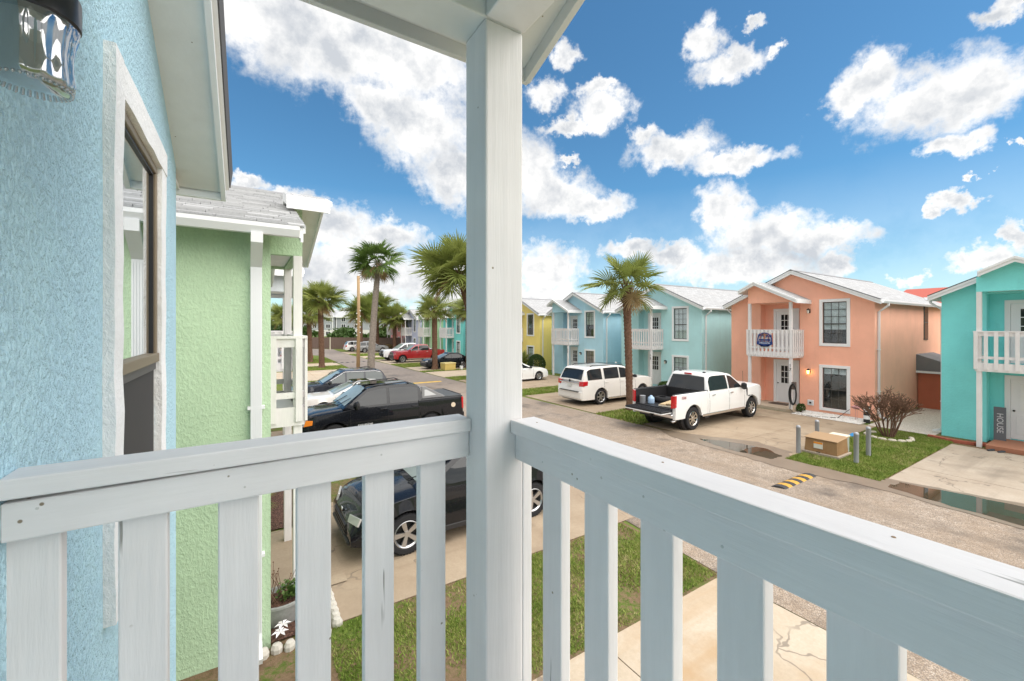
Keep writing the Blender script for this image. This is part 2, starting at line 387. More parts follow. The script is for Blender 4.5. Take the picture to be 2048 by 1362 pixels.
# ------------------------------------------------------------------ mesh helpers
class B:
    """collects geometry for ONE mesh object"""
    def __init__(self): self.v = []; self.f = []; self.uv = None
    def quad(self, a, b, c, d): i = len(self.v); self.v += [a, b, c, d]; self.f.append((i, i + 1, i + 2, i + 3)); return self
    def poly(self, pts): i = len(self.v); self.v += list(pts); self.f.append(tuple(range(i, i + len(pts)))); return self
    def box(self, x0, x1, y0, y1, z0, z1):
        i = len(self.v)
        self.v += [(x, y, z) for z in (z0, z1) for y in (y0, y1) for x in (x0, x1)]
        self.f += [tuple(i + k for k in q) for q in ((0, 2, 3, 1), (4, 5, 7, 6), (0, 1, 5, 4), (2, 6, 7, 3), (0, 4, 6, 2), (1, 3, 7, 5))]
        return self
    def hexa(self, lo, hi):
        """two quads (4 points each, same winding) joined to a solid"""
        i = len(self.v); self.v += list(lo) + list(hi)
        self.f += [(i + 3, i + 2, i + 1, i), (i + 4, i + 5, i + 6, i + 7)] + [(i + k, i + (k + 1) % 4, i + 4 + (k + 1) % 4, i + 4 + k) for k in range(4)]
        return self
    def prism(self, pts, d):
        """polygon swept by vector d"""
        n = len(pts); i = len(self.v); d = Vector(d)
        self.v += [tuple(p) for p in pts] + [tuple(Vector(p) + d) for p in pts]
        self.f += [tuple(range(i + n - 1, i - 1, -1)), tuple(range(i + n, i + 2 * n))]
        self.f += [(i + k, i + (k + 1) % n, i + n + (k + 1) % n, i + n + k) for k in range(n)]
        return self
    def tube(self, pts, rad, n=8, cap=True):
        pts = [Vector(p) for p in pts]; i0 = len(self.v)
        rad = rad if isinstance(rad, (list, tuple)) else [rad] * len(pts)
        up = Vector((0, 0, 1)); prev = None
        for k, p in enumerate(pts):
            t = (pts[min(k + 1, len(pts) - 1)] - pts[max(k - 1, 0)]).normalized()
            if prev is None:
                a = t.cross(up)
                if a.length < 1e-3: a = t.cross(Vector((1, 0, 0)))
            else: a = prev - t * prev.dot(t)
            a.normalize(); prev = a; b = t.cross(a)
            for j in range(n):
                w = 2 * math.pi * j / n
                self.v.append(tuple(p + (a * math.cos(w) + b * math.sin(w)) * rad[k]))
        for k in range(len(pts) - 1):
            for j in range(n):
                q = i0 + k * n; self.f.append((q + j, q + (j + 1) % n, q + n + (j + 1) % n, q + n + j))
        if cap:
            self.f.append(tuple(range(i0 + n - 1, i0 - 1, -1))); q = i0 + (len(pts) - 1) * n; self.f.append(tuple(range(q, q + n)))
        return self
    def lathe(self, prof, c=(0, 0, 0), axis='Z', n=20):
        i0 = len(self.v); m = len(prof)
        for j in range(n):
            w = 2 * math.pi * j / n; cs, sn = math.cos(w), math.sin(w)
            for r, h in prof:
                p = (r * cs, r * sn, h) if axis == 'Z' else ((r * cs, h, r * sn) if axis == 'Y' else (h, r * cs, r * sn))
                self.v.append((p[0] + c[0], p[1] + c[1], p[2] + c[2]))
        for j in range(n):
            for k in range(m - 1):
                a = i0 + j * m + k; b = i0 + ((j + 1) % n) * m + k
                self.f.append((a, b, b + 1, a + 1))
        return self
    def mesh(self, name, mat=None, smooth=False):
        me = bpy.data.meshes.new(name); me.from_pydata([tuple(p) for p in self.v], [], self.f)
        if mat: me.materials.append(mat)
        bm = bmesh.new(); bm.from_mesh(me); bmesh.ops.recalc_face_normals(bm, faces=bm.faces); bm.to_mesh(me); bm.free()
        if smooth is True:
            for p in me.polygons: p.use_smooth = True
        elif smooth:
            me.shade_smooth() if hasattr(me, 'shade_smooth') else None
            me.set_sharp_from_angle(angle=R(smooth))
        return me
def obj(name, b, mat=None, parent=None, smooth=False, bevel=0, loc=None):
    me = b.mesh(name, mat, smooth) if isinstance(b, B) else b
    o = bpy.data.objects.new(name, me); col.objects.link(o)
    if parent: o.parent = parent
    if loc: o.location = loc
    if bevel:
        m = o.modifiers.new('bevel', 'BEVEL'); m.width = bevel; m.segments = 2; m.limit_method = 'ANGLE'; m.angle_limit = R(40)
    return o
def tag(o, label, cat, group=None):
    o['label'] = label; o['category'] = cat
    if group: o['group'] = group
    return o
def thing(name, label, cat, loc=(0, 0, 0), rotz=0, group=None):
    o = bpy.data.objects.new(name, None); col.objects.link(o); o.location = loc; o.rotation_euler = (0, 0, rotz)
    o.empty_display_size = .2
    return tag(o, label, cat, group)
def struct(name, b, mat, smooth=False):
    o = obj(name, b, mat, None, smooth); o['kind'] = 'structure'; return o
def text_mesh(s, size, depth=.004, name='lettering'):
    cu = bpy.data.curves.new(name, 'FONT'); cu.body = s; cu.size = size; cu.extrude = depth; cu.align_x = 'CENTER'; cu.align_y = 'CENTER'
    t = bpy.data.objects.new(name, cu); col.objects.link(t)
    bpy.context.view_layer.update()
    me = bpy.data.meshes.new_from_object(t.evaluated_get(bpy.context.evaluated_depsgraph_get()))
    bpy.data.objects.remove(t); return me
def lettering(s, size, mat, parent, mtx, depth=.004):
    me = text_mesh(s, size, depth); me.materials.clear(); me.materials.append(mat)
    o = bpy.data.objects.new('lettering', me); col.objects.link(o); o.parent = parent; o.matrix_local = mtx; return o
def basis(xa, ya, za, o):
    m = Matrix.Identity(4)
    for i, a in enumerate((xa, ya, za)):
        for k in range(3): m[k][i] = a[k]
    for k in range(3): m[k][3] = o[k]
    return m

# ------------------------------------------------------------------ setting: ground, road, drives
def rect(b, x0, x1, y0, y1, z): b.quad((x0, y0, z), (x1, y0, z), (x1, y1, z), (x0, y1, z))
g = B(); rect(g, -400, 600, -300, 900, 0); struct('ground', g, MATS['far_turf'])
g = B(); rect(g, -3, 6.5, 3.6, 30, .004); rect(g, 13.5, 22.4, -4, 14.2, .004); struct('lawn_soil', g, MATS['turf'])
ROADL = [(6.3, -14), (6.45, 3.9), (6.9, 10), (7.6, 20), (8.2, 30), (8.5, 44), (8.9, 62)]
ROADR = [(13.75, -14), (13.7, 4), (13.65, 8), (13.45, 14), (13.2, 22), (13.0, 34), (12.7, 50), (12.4, 62)]
g = B(); g.poly([(x, y, .013) for x, y in ROADL] + [(2.0, 74, .013), (-14, 86, .013), (-14, 98, .013), (3, 90, .013), (13, 79, .013)] + [(x, y, .013) for x, y in reversed(ROADR)])
struct('road', g, MATS['road'])
def drive(x0, x1, y0, y1, mat, nx, ny, name='driveway', jit=0.0):
    """a concrete drive: a structure whose slabs are its pieces"""
    o = bpy.data.objects.new(name, None); col.objects.link(o); o['kind'] = 'structure'; o.location = (x0, y0, 0)
    rnd = random.Random(int(x0 * 31 + y0 * 17))
    dx, dy = (x1 - x0) / nx, (y1 - y0) / ny
    for i in range(nx):
        for j in range(ny):
            b = B(); t = .018 + rnd.uniform(-.002, .002); gp = .006
            b.box(i * dx + gp, (i + 1) * dx - gp, j * dy + gp, (j + 1) * dy - gp, -.05, t)
            obj('slab', b, MATS[mat], o)
    b = B(); b.box(.0, x1 - x0, .0, y1 - y0, -.06, .009); obj('joint_bed', b, MATS['mulch'], o)
    return o
drive(1.15, 6.42, -4.5, 3.85, 'concrete_pale', 2, 3)
drive(1.0, 6.85, 6.0, 10.2, 'concrete', 2, 2)
drive(0.6, 7.5, 13.4, 18.2, 'concrete', 3, 2)
drive(0.6, 7.9, 18.9, 25.8, 'concrete', 3, 2)
drive(1.0, 8.3, 33.5, 41.5, 'concrete_pale', 2, 2)
drive(1.0, 8.4, 45.6, 49.6, 'concrete_pale', 2, 2)
drive(13.75, 21.2, 6.25, 11.55, 'concrete', 4, 3)
drive(13.80, 20.2, -5.0, 3.95, 'concrete_grey', 3, 4)
drive(13.55, 21.2, 14.15, 19.9, 'concrete', 3, 2)
drive(13.3, 21.2, 22.1, 28.3, 'concrete', 3, 2)
drive(13.15, 21.2, 30.5, 34.8, 'concrete_pale', 3, 2)
drive(13.1, 21.2, 35.9, 39.8, 'concrete_pale', 3, 2)
drive(12.95, 21.2, 44.2, 51.2, 'concrete_pale', 3, 2)
drive(12.75, 21.2, 54.5, 58.0, 'concrete_pale', 2, 2)
drive(12.6, 21.2, 63.5, 69.5, 'concrete_pale', 2, 2)
# entry walks between drive and front door
for y0 in (6.5, 14.5): pass
g = B(); rect(g, -.2, 1.35, 6.9, 9.3, .034); struct('entry_walk', g, MATS['concrete'])
# damp border of the street and standing water
rw = random.Random(3)
def blob_sheet(name, pts, z, mat):
    out = []
    n = len(pts)
    for i in range(n):
        a, b = pts[i], pts[(i + 1) % n]
        for k in range(6):
            t = k / 6; out.append((a[0] + (b[0] - a[0]) * t + rw.uniform(-.05, .05), a[1] + (b[1] - a[1]) * t + rw.uniform(-.05, .05), z))
    g = B(); g.poly(out); return struct(name, g, mat)
blob_sheet('damp_verge', [(12.9, 1.5), (14.6, -2), (14.9, 1.0), (14.5, 2.6), (14.2, 3.9), (13.75, 4.0), (13.75, 6.2), (14.6, 6.4), (14.9, 7.6), (14.2, 8.9), (13.5, 10.6), (13.0, 9.6), (12.9, 7.2), (12.7, 5.6), (13.1, 4.0)], .0225, MATS['damp'])
blob_sheet('puddle', [(13.05, 1.3), (13.6, -2.2), (14.35, -2.2), (14.75, .2), (14.4, 2.2), (14.1, 3.7), (13.45, 3.75), (13.2, 2.6)], .0255, MATS['water'])
blob_sheet('puddle', [(13.3, 6.4), (13.9, 6.35), (14.35, 7.1), (14.1, 8.2), (13.55, 8.9), (13.2, 7.8)], .0255, MATS['water'])
g = B(); rect(g, 21.25, 29, 4.6, 6.55, .012); struct('shell_path', g, MATS['shell'])
g = B(); rect(g, -.2, 1.0, 9.4, 13.2, .03); rect(g, -.25, .95, 6.05, 6.85, .03); struct('planting_bed', g, MATS['mulch'])

def lawn(name, polys, n, hgt=(.03, .075), seed=1, width=.006):
    """grass blades as one mesh of small triangles"""
    rs = np.random.RandomState(seed); V = []; 
    tot = sum((x1 - x0) * (y1 - y0) for x0, x1, y0, y1, _ in polys)
    allv = []
    for x0, x1, y0, y1, dens in polys:
        k = int(n * (x1 - x0) * (y1 - y0) / tot)
        x = rs.uniform(x0, x1, k); y = rs.uniform(y0, y1, k)
        # patchy cover
        f = np.sin(x * 2.1 + 1.3 * np.sin(y * 1.7)) + np.sin(y * 2.9 + 1.1 * np.sin(x * 2.3 + .5)) + .8 * np.sin(x * 5.1 + y * 4.3)
        keep = rs.uniform(-1.6, 1.6, k) < f * .6 + dens
        x, y = x[keep], y[keep]; k = len(x)
        a = rs.uniform(0, 2 * np.pi, k); h = rs.uniform(*hgt, k); w = width * rs.uniform(.7, 1.4, k)
        lx = rs.normal(0, .5, k) * h; ly = rs.normal(0, .5, k) * h
        p = np.empty((k, 3, 3))
        p[:, 0] = np.stack([x - w * np.cos(a), y - w * np.sin(a), np.full(k, .004)], 1)
        p[:, 1] = np.stack([x + w * np.cos(a), y + w * np.sin(a), np.full(k, .004)], 1)
        p[:, 2] = np.stack([x + lx, y + ly, h], 1); allv.append(p)
    p = np.concatenate(allv).reshape(-1, 3); k = len(p) // 3
    me = bpy.data.meshes.new(name); me.vertices.add(len(p)); me.vertices.foreach_set('co', p.ravel())
    me.loops.add(len(p)); me.loops.foreach_set('vertex_index', np.arange(len(p), dtype=np.int32))
    me.polygons.add(k); me.polygons.foreach_set('loop_start', np.arange(0, len(p), 3, dtype=np.int32))
    me.update(); me.validate(); me.materials.append(MATS['blade'])
    o = bpy.data.objects.new(name, me); col.objects.link(o); o['kind'] = 'stuff'; return o
lawn('grass', [(.9, 6.42, 3.9, 5.97, -.35)], 130000, (.02, .055), 1, .006)
lawn('grass', [(13.75, 21.0, 3.98, 6.2, 1.0)], 110000, (.03, .08), 2, .009)
lawn('grass', [(13.45, 21.0, 11.6, 14.1, 1.2), (13.35, 21, 20.0, 22.0, 1.3), (13.2, 21, 28.4, 30.4, 1.4), (13.1, 21, 34.9, 35.8, 1.4), (13.0, 21, 39.9, 44.1, 1.6), (12.8, 21, 51.3, 54.4, 1.6), (12.6, 21, 58.1, 63.4, 1.6)], 130000, (.05, .11), 3, .02)
lawn('grass', [(2.5, 6.9, 10.3, 13.3, .9), (3.5, 8.3, 26, 33.4, 1.5), (3.5, 8.3, 41.6, 45.5, 1.6), (3.5, 8.6, 49.7, 56, 1.5)], 90000, (.05, .11), 4, .02)

# ------------------------------------------------------------------ house builder (row houses)
def roof_slab(name, pts, th, mat, parent, p_axis=0):
    """sloped slab: 4 plan points with z of the TOP; th vertical thickness; UVs in metres"""
    b = B(); b.hexa([(x, y, z - th) for x, y, z in pts], pts)
    me = b.mesh(name, mat); uv = me.uv_layers.new(name='UVMap'); me.materials.append(SOFFIT)
    for poly in me.polygons:
        if poly.normal.z < .3: poly.material_index = 1
        for li in poly.loop_indices:
            c = me.vertices[me.loops[li].vertex_index].co
            uv.data[li].uv = (c.x, (c.y * 1.1) if abs(poly.normal.z) > .3 else c.z)
    return obj(name, me, None, parent)
def shingle_courses(parent, p0, p1, v_low, v_high, ztop, sgn, row=.14, seed=5):
    """overlapping tabs, each a thin wedge; joined because there are many hundreds"""
    rnd = random.Random(seed); b = B()
    n = int(abs(v_high - v_low) / row)
    for i in range(n):
        va = v_low + (v_high - v_low) * i / n; vb = v_low + (v_high - v_low) * min(1, (i + 1.25) / n)
        x = p0 - rnd.uniform(0, .3)
        while x < p1:
            w = rnd.uniform(.22, .42); xa, xb = max(x, p0), min(x + w - .006, p1)
            if xb - xa > .03:
                lift = .026 + rnd.uniform(-.006, .008); dv = rnd.uniform(-.008, .008) * sgn
                za, zb = ztop(va), ztop(vb)
                b.hexa([(xa, -va - dv, za + .001), (xb, -va - dv, za + .001), (xb, -vb, zb + .001), (xa, -vb, zb + .001)],
                       [(xa, -va - dv, za + lift), (xb, -va - dv, za + lift), (xb, -vb, zb + .004), (xa, -vb, zb + .004)])
            x += w
    o = obj('shingles', b, MATS['shingle_tab'], parent); o['kind'] = 'stuff'; return o
def wall_holes(b, v0, v1, z0, z1, holes, p=0.0, topf=None):
    """front sheet in the plane p with rectangular holes (v0,v1,z0,z1,depth) and their reveals"""
    vs = sorted({v0, v1, *[h[0] for h in holes], *[h[1] for h in holes]}); zs = sorted({z0, z1, *[h[2] for h in holes], *[h[3] for h in holes]})
    for i in range(len(vs) - 1):
        for j in range(len(zs) - 1):
            vm, zm = (vs[i] + vs[i + 1]) / 2, (zs[j] + zs[j + 1]) / 2
            if any(h[0] < vm < h[1] and h[2] < zm < h[3] for h in holes): continue
            b.quad((p, -vs[i], zs[j]), (p, -vs[i + 1], zs[j]), (p, -vs[i + 1], zs[j + 1]), (p, -vs[i], zs[j + 1]))
    for a, c, e, f, d in holes:
        b.quad((p, -a, e), (p - d, -a, e), (p - d, -a, f), (p, -a, f)); b.quad((p, -c, e), (p - d, -c, e), (p - d, -c, f), (p, -c, f))
        b.quad((p, -a, f), (p - d, -a, f), (p - d, -c, f), (p, -c, f)); b.quad((p, -a, e), (p - d, -a, e), (p - d, -c, e), (p, -c, e))
PANE_CACHE = {}
def make_window(root, v0, v1, z0, z1, lod, blind, cols=3, up=3, lowr=2, tw=.13, p=0.0, reflect=False, sash=None):
    """white stucco surround, dark two-sash frame, muntins, panes, blind"""
    sash = sash or DARKGREY
    t = B(); t.box(p - .01, p + .035, -v1, -v0, z1 - tw, z1); t.box(p - .01, p + .035, -v1, -v0, z0, z0 + tw)
    t.box(p - .01, p + .032, -v0 - tw, -v0, z0 + tw, z1 - tw); t.box(p - .01, p + .032, -v1, -v1 + tw, z0 + tw, z1 - tw)
    tr = obj('window_trim', t, TRIM, root, bevel=.008 if lod == 0 else 0)
    a, c, e, f = v0 + tw, v1 - tw, z0 + tw, z1 - tw; mid = e + (f - e) * .47; w = .035
    s = B(); s.box(p - .075, p - .035, -c + .001, -a - .001, f - w, f - .001); s.box(p - .075, p - .035, -c + .001, -a - .001, e + .001, e + w)
    s.box(p - .075, p - .035, -a - w, -a - .001, e + w, f - w); s.box(p - .075, p - .035, -c + .001, -c + w, e + w, f - w)
    s.box(p - .07, p - .03, -c + w, -a - w, mid - .022, mid + .022)
    for k in range(1, cols):
        y = -a - w - (c - a - 2 * w) * k / cols
        s.box(p - .062, p - .046, y - .008, y + .008, e + w, mid - .022); s.box(p - .062, p - .046, y - .008, y + .008, mid + .022, f - w)
    for (lo, hi, n) in ((mid + .022, f - w, up), (e + w, mid - .022, lowr)):
        for k in range(1, n):
            z = lo + (hi - lo) * k / n; s.box(p - .0615, p - .0465, -c + w, -a - w, z - .008, z + .008)
    obj('sash', s, sash, tr)
    if lod == 0:
        for (lo, hi, n) in ((mid + .022, f - w, up), (e + w, mid - .022, lowr)):
            for k in range(n):
                for q in range(cols):
                    y1 = -a - w - (c - a - 2 * w) * q / cols; y0 = -a - w - (c - a - 2 * w) * (q + 1) / cols
                    za, zb = lo + (hi - lo) * k / n, lo + (hi - lo) * (k + 1) / n
                    key = (round(y1 - y0, 4), round(zb - za, 4))
                    if key not in PANE_CACHE: PANE_CACHE[key] = B().box(-.003, .001, 0, y1 - y0, 0, zb - za).mesh('pane', GLASS)
                    obj('pane', PANE_CACHE[key], None, tr, loc=(p - .054, y0, za))
    else:
        obj('pane', B().box(p - .057, p - .053, -c + w, -a - w, e + w, f - w), GLASS, tr)
    bl = B(); zb = e + w + (f - e - 2 * w) * blind[0]
    n = 26 if lod == 0 else 1
    for k in range(n):
        za, zc = zb + (f - w - zb) * k / n, zb + (f - w - zb) * (k + .9) / n
        bl.box(p - .09, p - .082, -c + .02, -a - .02, za, zc)
    obj('blind', bl, blind[1], tr)
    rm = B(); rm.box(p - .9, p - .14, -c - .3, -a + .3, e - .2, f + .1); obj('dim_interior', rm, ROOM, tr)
def make_door(root, vc, z0, p, lod, w=.92, h=2.04, lite=True, blinds=False):
    tw = .13
    t = B(); t.box(p, p + .05, -vc - w / 2 - tw, -vc - w / 2, z0, z0 + h + tw); t.box(p, p + .05, -vc + w / 2, -vc + w / 2 + tw, z0, z0 + h + tw)
    t.box(p, p + .048, -vc - w / 2, -vc + w / 2, z0 + h, z0 + h + tw)
    d = obj('door', B().box(p - .01, p + .02, -vc - w / 2 + .004, -vc + w / 2 - .004, z0 + .02, z0 + h - .004), TRIM, root)
    obj('door_frame', t, TRIM, d)
    if lite:
        zl, zh = z0 + h * .48, z0 + h * .92; yl, yh = -vc - .25, -vc + .25
        obj('lite_glass', B().box(p + .02, p + .026, yl, yh, zl, zh), BLIND if blinds else CARGLASS, d)
        m = B()
        for k in range(0, 4): y = yl + (yh - yl) * k / 3; m.box(p + .02, p + .034, y - .014, y + .014, zl - .014, zh + .014)
        for k in range(0, 4): z = zl + (zh - zl) * k / 3; m.box(p + .02, p + .033, yl, yh, z - .014, z + .014)
        obj('lite_grid', m, TRIM, d)
    pn = B(); 
    for s in (-1, 1): pn.box(p + .02, p + .027, -vc + s * .2 - .13, -vc + s * .2 + .13, z0 + .2, z0 + h * .40)
    obj('panel', pn, TRIM, d, bevel=.006 if lod == 0 else 0)
    k = B(); k.lathe([(0, .0), (.03, .004), (.032, .03), (0, .05)], (p + .03, -vc - w / 2 + .08 if True else 0, z0 + .98), 'X', 10); obj('door_handle', k, BLACKMETAL, d, True)
def rect_sweep(b, pts, half_w, th, x):
    """flat rectangular pipe: path pts (y,z), width along x"""
    ring = []
    for i, (y, z) in enumerate(pts):
        a = Vector((pts[max(i - 1, 0)][0], pts[max(i - 1, 0)][1])); c = Vector((pts[min(i + 1, len(pts) - 1)][0], pts[min(i + 1, len(pts) - 1)][1]))
        t = (c - a).normalized(); nrm = Vector((-t.y, t.x)) * th / 2
        ring.append([(x - half_w, y + nrm.x, z + nrm.y), (x + half_w, y + nrm.x, z + nrm.y), (x + half_w, y - nrm.x, z - nrm.y), (x - half_w, y - nrm.x, z - nrm.y)])
    for r0, r1 in zip(ring, ring[1:]): b.hexa(r0, r1)
LAMP_GLOW = simple('lamp_glow', (.9, .6, .2), .3, emit=(1.0, .55, .12), estr=3)
LAMP_GLASS = simple('lamp_glass', (.75, .72, .65), .2)
def wall_lamp(X, Y, Z, nx, label, lit=False):
    t = thing('wall_lantern', label, 'lantern', (X, Y, Z)); 
    b = B(); b.box(-.008 * nx, .02 * nx, -.05, .05, -.08, .1); b.tube([(.01 * nx, 0, .06), (.08 * nx, 0, .13), (.13 * nx, 0, .10)], .012, 8); b.lathe([(0, .13), (.05, .09), (.075, .05), (0, .05)], (.13 * nx, 0, 0), 'Z', 12)
    obj('bracket', b, BLACKMETAL, t, 35)
    obj('lamp_shade', B().lathe([(.0, -.10), (.035, -.10), (.055, .05), (0, .05)], (.13 * nx, 0, 0), 'Z', 12), LAMP_GLOW if lit else LAMP_GLASS, t, 35)
    return t

def row_house(label, Xm, rc, rot, wall, number=None, lod=0, P=None, blinds=((.45, BLIND), (.0, BLIND)), near=False, lamp=None, tealdoor=False):
    q = dict(W=6.2, dep=9.5, zf=2.7, zu0=5.12, pitch=.47, ov=.3, proj=1.1, vb0=2.72, vb1=4.72, hz=5.15, railz=3.85, sr=2.38, speak=4.28, sl=5.05, spitch=.5, sz=5.12, win=(.85, 2.03), recess=.45, pback=-.35, doorv=None)
    if P: q.update(P)
    root = thing('row_house', label, 'house', (Xm, rc, 0), rot, 'pastel row houses')
    W, zu0, pit = q['W'], q['zu0'], q['pitch']; vp = W / 2
    zu = lambda v: zu0 + pit * (v if v < vp else W - v)
    d = q['dep']; rv0, rv1 = q['vb0'] + .12, q['vb1'] - .06
    wl, wh = q['win']; tw = .13
    holes = [(wl + tw, wh - tw, 3.10 + tw, 5.0 + .16 - tw + .09, .3), (wl + tw, wh - tw, .14 + tw, 2.24 - tw, .3), (rv0, rv1, 0, zu0, q['recess'])]
    b = B(); wall_holes(b, 0, W, 0, zu0, holes)
    b.poly([(0, 0, zu0), (0, -vp, zu(vp)), (0, -W, zu0)])
    b.quad((0, 0, 0), (-d, 0, 0), (-d, 0, zu0), (0, 0, zu0)); b.quad((0, -W, 0), (-d, -W, 0), (-d, -W, zu0), (0, -W, zu0))
    b.poly([(-d, 0, 0), (-d, -W, 0), (-d, -W, zu0), (-d, -vp, zu(vp)), (-d, 0, zu0)])
    b.quad((-q['recess'], -rv0 + .2, 0), (-q['recess'], -rv1 - .2, 0), (-q['recess'], -rv1 - .2, zu0), (-q['recess'], -rv0 + .2, zu0))
    obj('wall', b, wall, root)
    if lod == 0:
        jb = [(-q['vb0'], 0, 2.66, 2.675), (-W, -q['vb1'], 2.66, 2.675)]     # control joints: slim beads
        for v in (wl - .01, wh + .01): jb += [(-v - .007, -v + .007, 2.26, 3.06), (-v - .007, -v + .007, 5.30, zu(v) - .02)]
        for y_0, y_1, z_0, z_1 in jb: obj('control_joint', B().box(-.004, .005, y_0, y_1, z_0, z_1), wall, root)
    make_window(root, wl, wh, 3.10, 5.25, lod, blinds[0]); make_window(root, wl, wh, .14, 2.24, lod, blinds[1])
    vc = q['doorv'] or (rv0 + rv1) / 2 - .12
    make_door(root, vc, q['zf'] + .03, -q['recess'], lod); make_door(root, vc, .16, -q['recess'], lod, blinds=tealdoor)
    # main roof
    th = .15; e0 = -q['ov']; zt = lambda v: zu(v) + th
    ze = zu0 - pit * q['ov'] + th; zp = zu(vp) + th
    x0, x1 = -d - .3, .3
    ra = roof_slab('roof', [(x0, -e0, ze), (x1, -e0, ze), (x1, -vp, zp), (x0, -vp, zp)], th, MATS['shingle'], root)
    rb = roof_slab('roof', [(x0, -vp, zp), (x1, -vp, zp), (x1, -W + e0, ze), (x0, -W + e0, ze)], th, MATS['shingle'], root)
    f = B()                                                         # rake boards, two steps
    for va, vb in ((e0, vp), (W - e0, vp)):
        za, zb = ze, zp
        f.hexa([(x1, -va, za - .20), (x1, -vb, zb - .20), (x1, -vb, zb - .015), (x1, -va, za - .015)], [(x1 + .03, -va, za - .20), (x1 + .03, -vb, zb - .20), (x1 + .03, -vb, zb - .015), (x1 + .03, -va, za - .015)])
        f.hexa([(x1 + .03, -va, za - .09), (x1 + .03, -vb, zb - .09), (x1 + .03, -vb, zb - .012), (x1 + .03, -va, za - .012)], [(x1 + .055, -va, za - .09), (x1 + .055, -vb, zb - .09), (x1 + .055, -vb, zb - .012), (x1 + .055, -va, za - .012)])
    obj('fascia', f, TRIM, ra)
    de = B()
    for va, vb in ((e0, vp), (W - e0, vp)):
        de.hexa([(x1 - .05, -va, ze + .001), (x1 + .075, -va, ze + .001), (x1 + .075, -vb, zp + .001), (x1 - .05, -vb, zp + .001)], [(x1 - .05, -va, ze + .018), (x1 + .075, -va, ze + .018), (x1 + .075, -vb, zp + .018), (x1 - .05, -vb, zp + .018)])
    if not near: obj('drip_edge', de, simple('dark_shingle_edge', (.10, .10, .105), .9), ra)
    obj('ridge_cap', B().prism([(x0, -vp + .14, zp - .05), (x0, -vp, zp + .03), (x0, -vp - .14, zp - .05)], (x1 - x0 + .07, 0, 0)), simple('ridge_grey', (.24, .24, .25), .9), ra)
    if near: shingle_courses(rb, -6.0, x1 + .05, W - e0 + .04, vp, zt, -1)
    # eave gutters + downspouts on both sides
    for sgn, ve in ((1, e0), (-1, W - e0)):
        zg = ze - .035; y = -ve
        gb = B(); pr = [(0, 0), (0, -.12), (.075 * sgn, -.12), (.115 * sgn, -.045), (.115 * sgn, 0), (.103 * sgn, 0), (.103 * sgn, -.04), (.07 * sgn, -.108), (.012 * sgn, -.108), (.012 * sgn, 0)]
        gb.prism([(x0, y + a, zg + c) for a, c in pr], (x1 - x0 - .02, 0, 0))
        gu = obj('gutter', gb, GUTTER, root)
        ds = B(); y0 = 0 if sgn > 0 else -W
        xg, hw_ = (-.155, .06) if near else (-.32, .045)
        rect_sweep(ds, [(y + .06 * sgn, zg - .11), (y + .06 * sgn, zg - .2), (y0 + .045 * sgn, zg - .47), (y0 + .045 * sgn, .28), (y0 + .09 * sgn, .16), (y0 + .30 * sgn, .08)], hw_, .08 if near else .07, xg)
        if near:
            for k in range(5): ds.box(xg - .048 + k * .024 - .005, xg - .048 + k * .024 + .005, y0 + .080 * sgn if sgn > 0 else y0 + .092 * sgn, y0 + .092 * sgn if sgn > 0 else y0 + .080 * sgn, .3, zg - .5)
        obj('downspout', ds, GUTTER, gu)
        if lod == 0:
            for z in (1.2, 3.0): obj('strap', B().box(xg - .09, xg + .09, min(y0, y0 + .088 * sgn), max(y0, y0 + .088 * sgn), z, z + .035), GUTTER, gu)
    # balcony
    pr, v0, v1, rz = q['proj'], q['vb0'], q['vb1'], q['railz']
    obj('balcony_floor', B().box(-q['recess'] + .001, pr - .045, -v1 + .045, -v0 - .045, 2.55, 2.70), TRIM, root)
    for v in (v0, v1 - .12):
        obj('post', B().box(pr - .12, pr, -v - .12, -v, 0, 2.552), WHITE, root, bevel=.006 if lod == 0 else 0)
        obj('post', B().box(pr - .12, pr, -v - .12, -v, 2.702, q['hz'] + .001), WHITE, root, bevel=.006 if lod == 0 else 0)
    # railing: cap, boards, balusters
    rl = obj('railing', B().box(pr - .07, pr + .065, -v1 - .065, -v0 + .065, rz - .04, rz).box(0, pr - .07, -v0 - .07, -v0 + .065, rz - .0402, rz - .0003).box(0, pr - .07, -v1 - .065, -v1 + .07, rz - .0402, rz - .0003), WHITE, root)
    bd = B()
    for za, zb in ((rz - .17, rz - .0405), (2.93, 3.02), (2.52, 2.80)):
        bd.box(pr - .001, pr + .03, -v1, -v0, za, zb)
        for v, s in ((v0, 1), (v1, -1)): bd.box(0.002, pr - .0005, min(-v, -v + .03 * s), max(-v, -v + .03 * s), za + .0005, zb - .0005)
    obj('rail_board', bd, WHITE, rl)
    bal = []
    n = 11; gap = (v1 - v0) / n
    for k in range(n + 1): bal.append((pr + .03, pr + .066, -v1 + gap * k - .045 + .0, -v1 + gap * k + .045))
    m = max(2, int(round(pr / .185)))
    for v, s in ((v0, 1), (v1, -1)):
        for k in range(m):
            x = .07 + (pr - .12) * k / max(1, m - 1) ; y = -v + .03 * s
            bal.append((x - .045, x + .045, min(y, y + .036 * s), max(y, y + .036 * s)))
    if lod == 0:
        for x_0, x_1, y_0, y_1 in bal:
            key = ('bal', round(x_1 - x_0, 3), round(y_1 - y_0, 3), rz)
            if key not in PANE_CACHE: PANE_CACHE[key] = B().box(0, x_1 - x_0, 0, y_1 - y_0, 2.585, rz - .041).mesh('baluster', WHITE)
            obj('baluster', PANE_CACHE[key], None, rl, loc=(x_0, y_0, 0))
    else:
        bb = B()
        for x_0, x_1, y_0, y_1 in bal: bb.box(x_0, x_1, y_0, y_1, 2.585, rz - .041)
        bo = obj('balusters', bb, WHITE, rl); bo['kind'] = 'stuff'
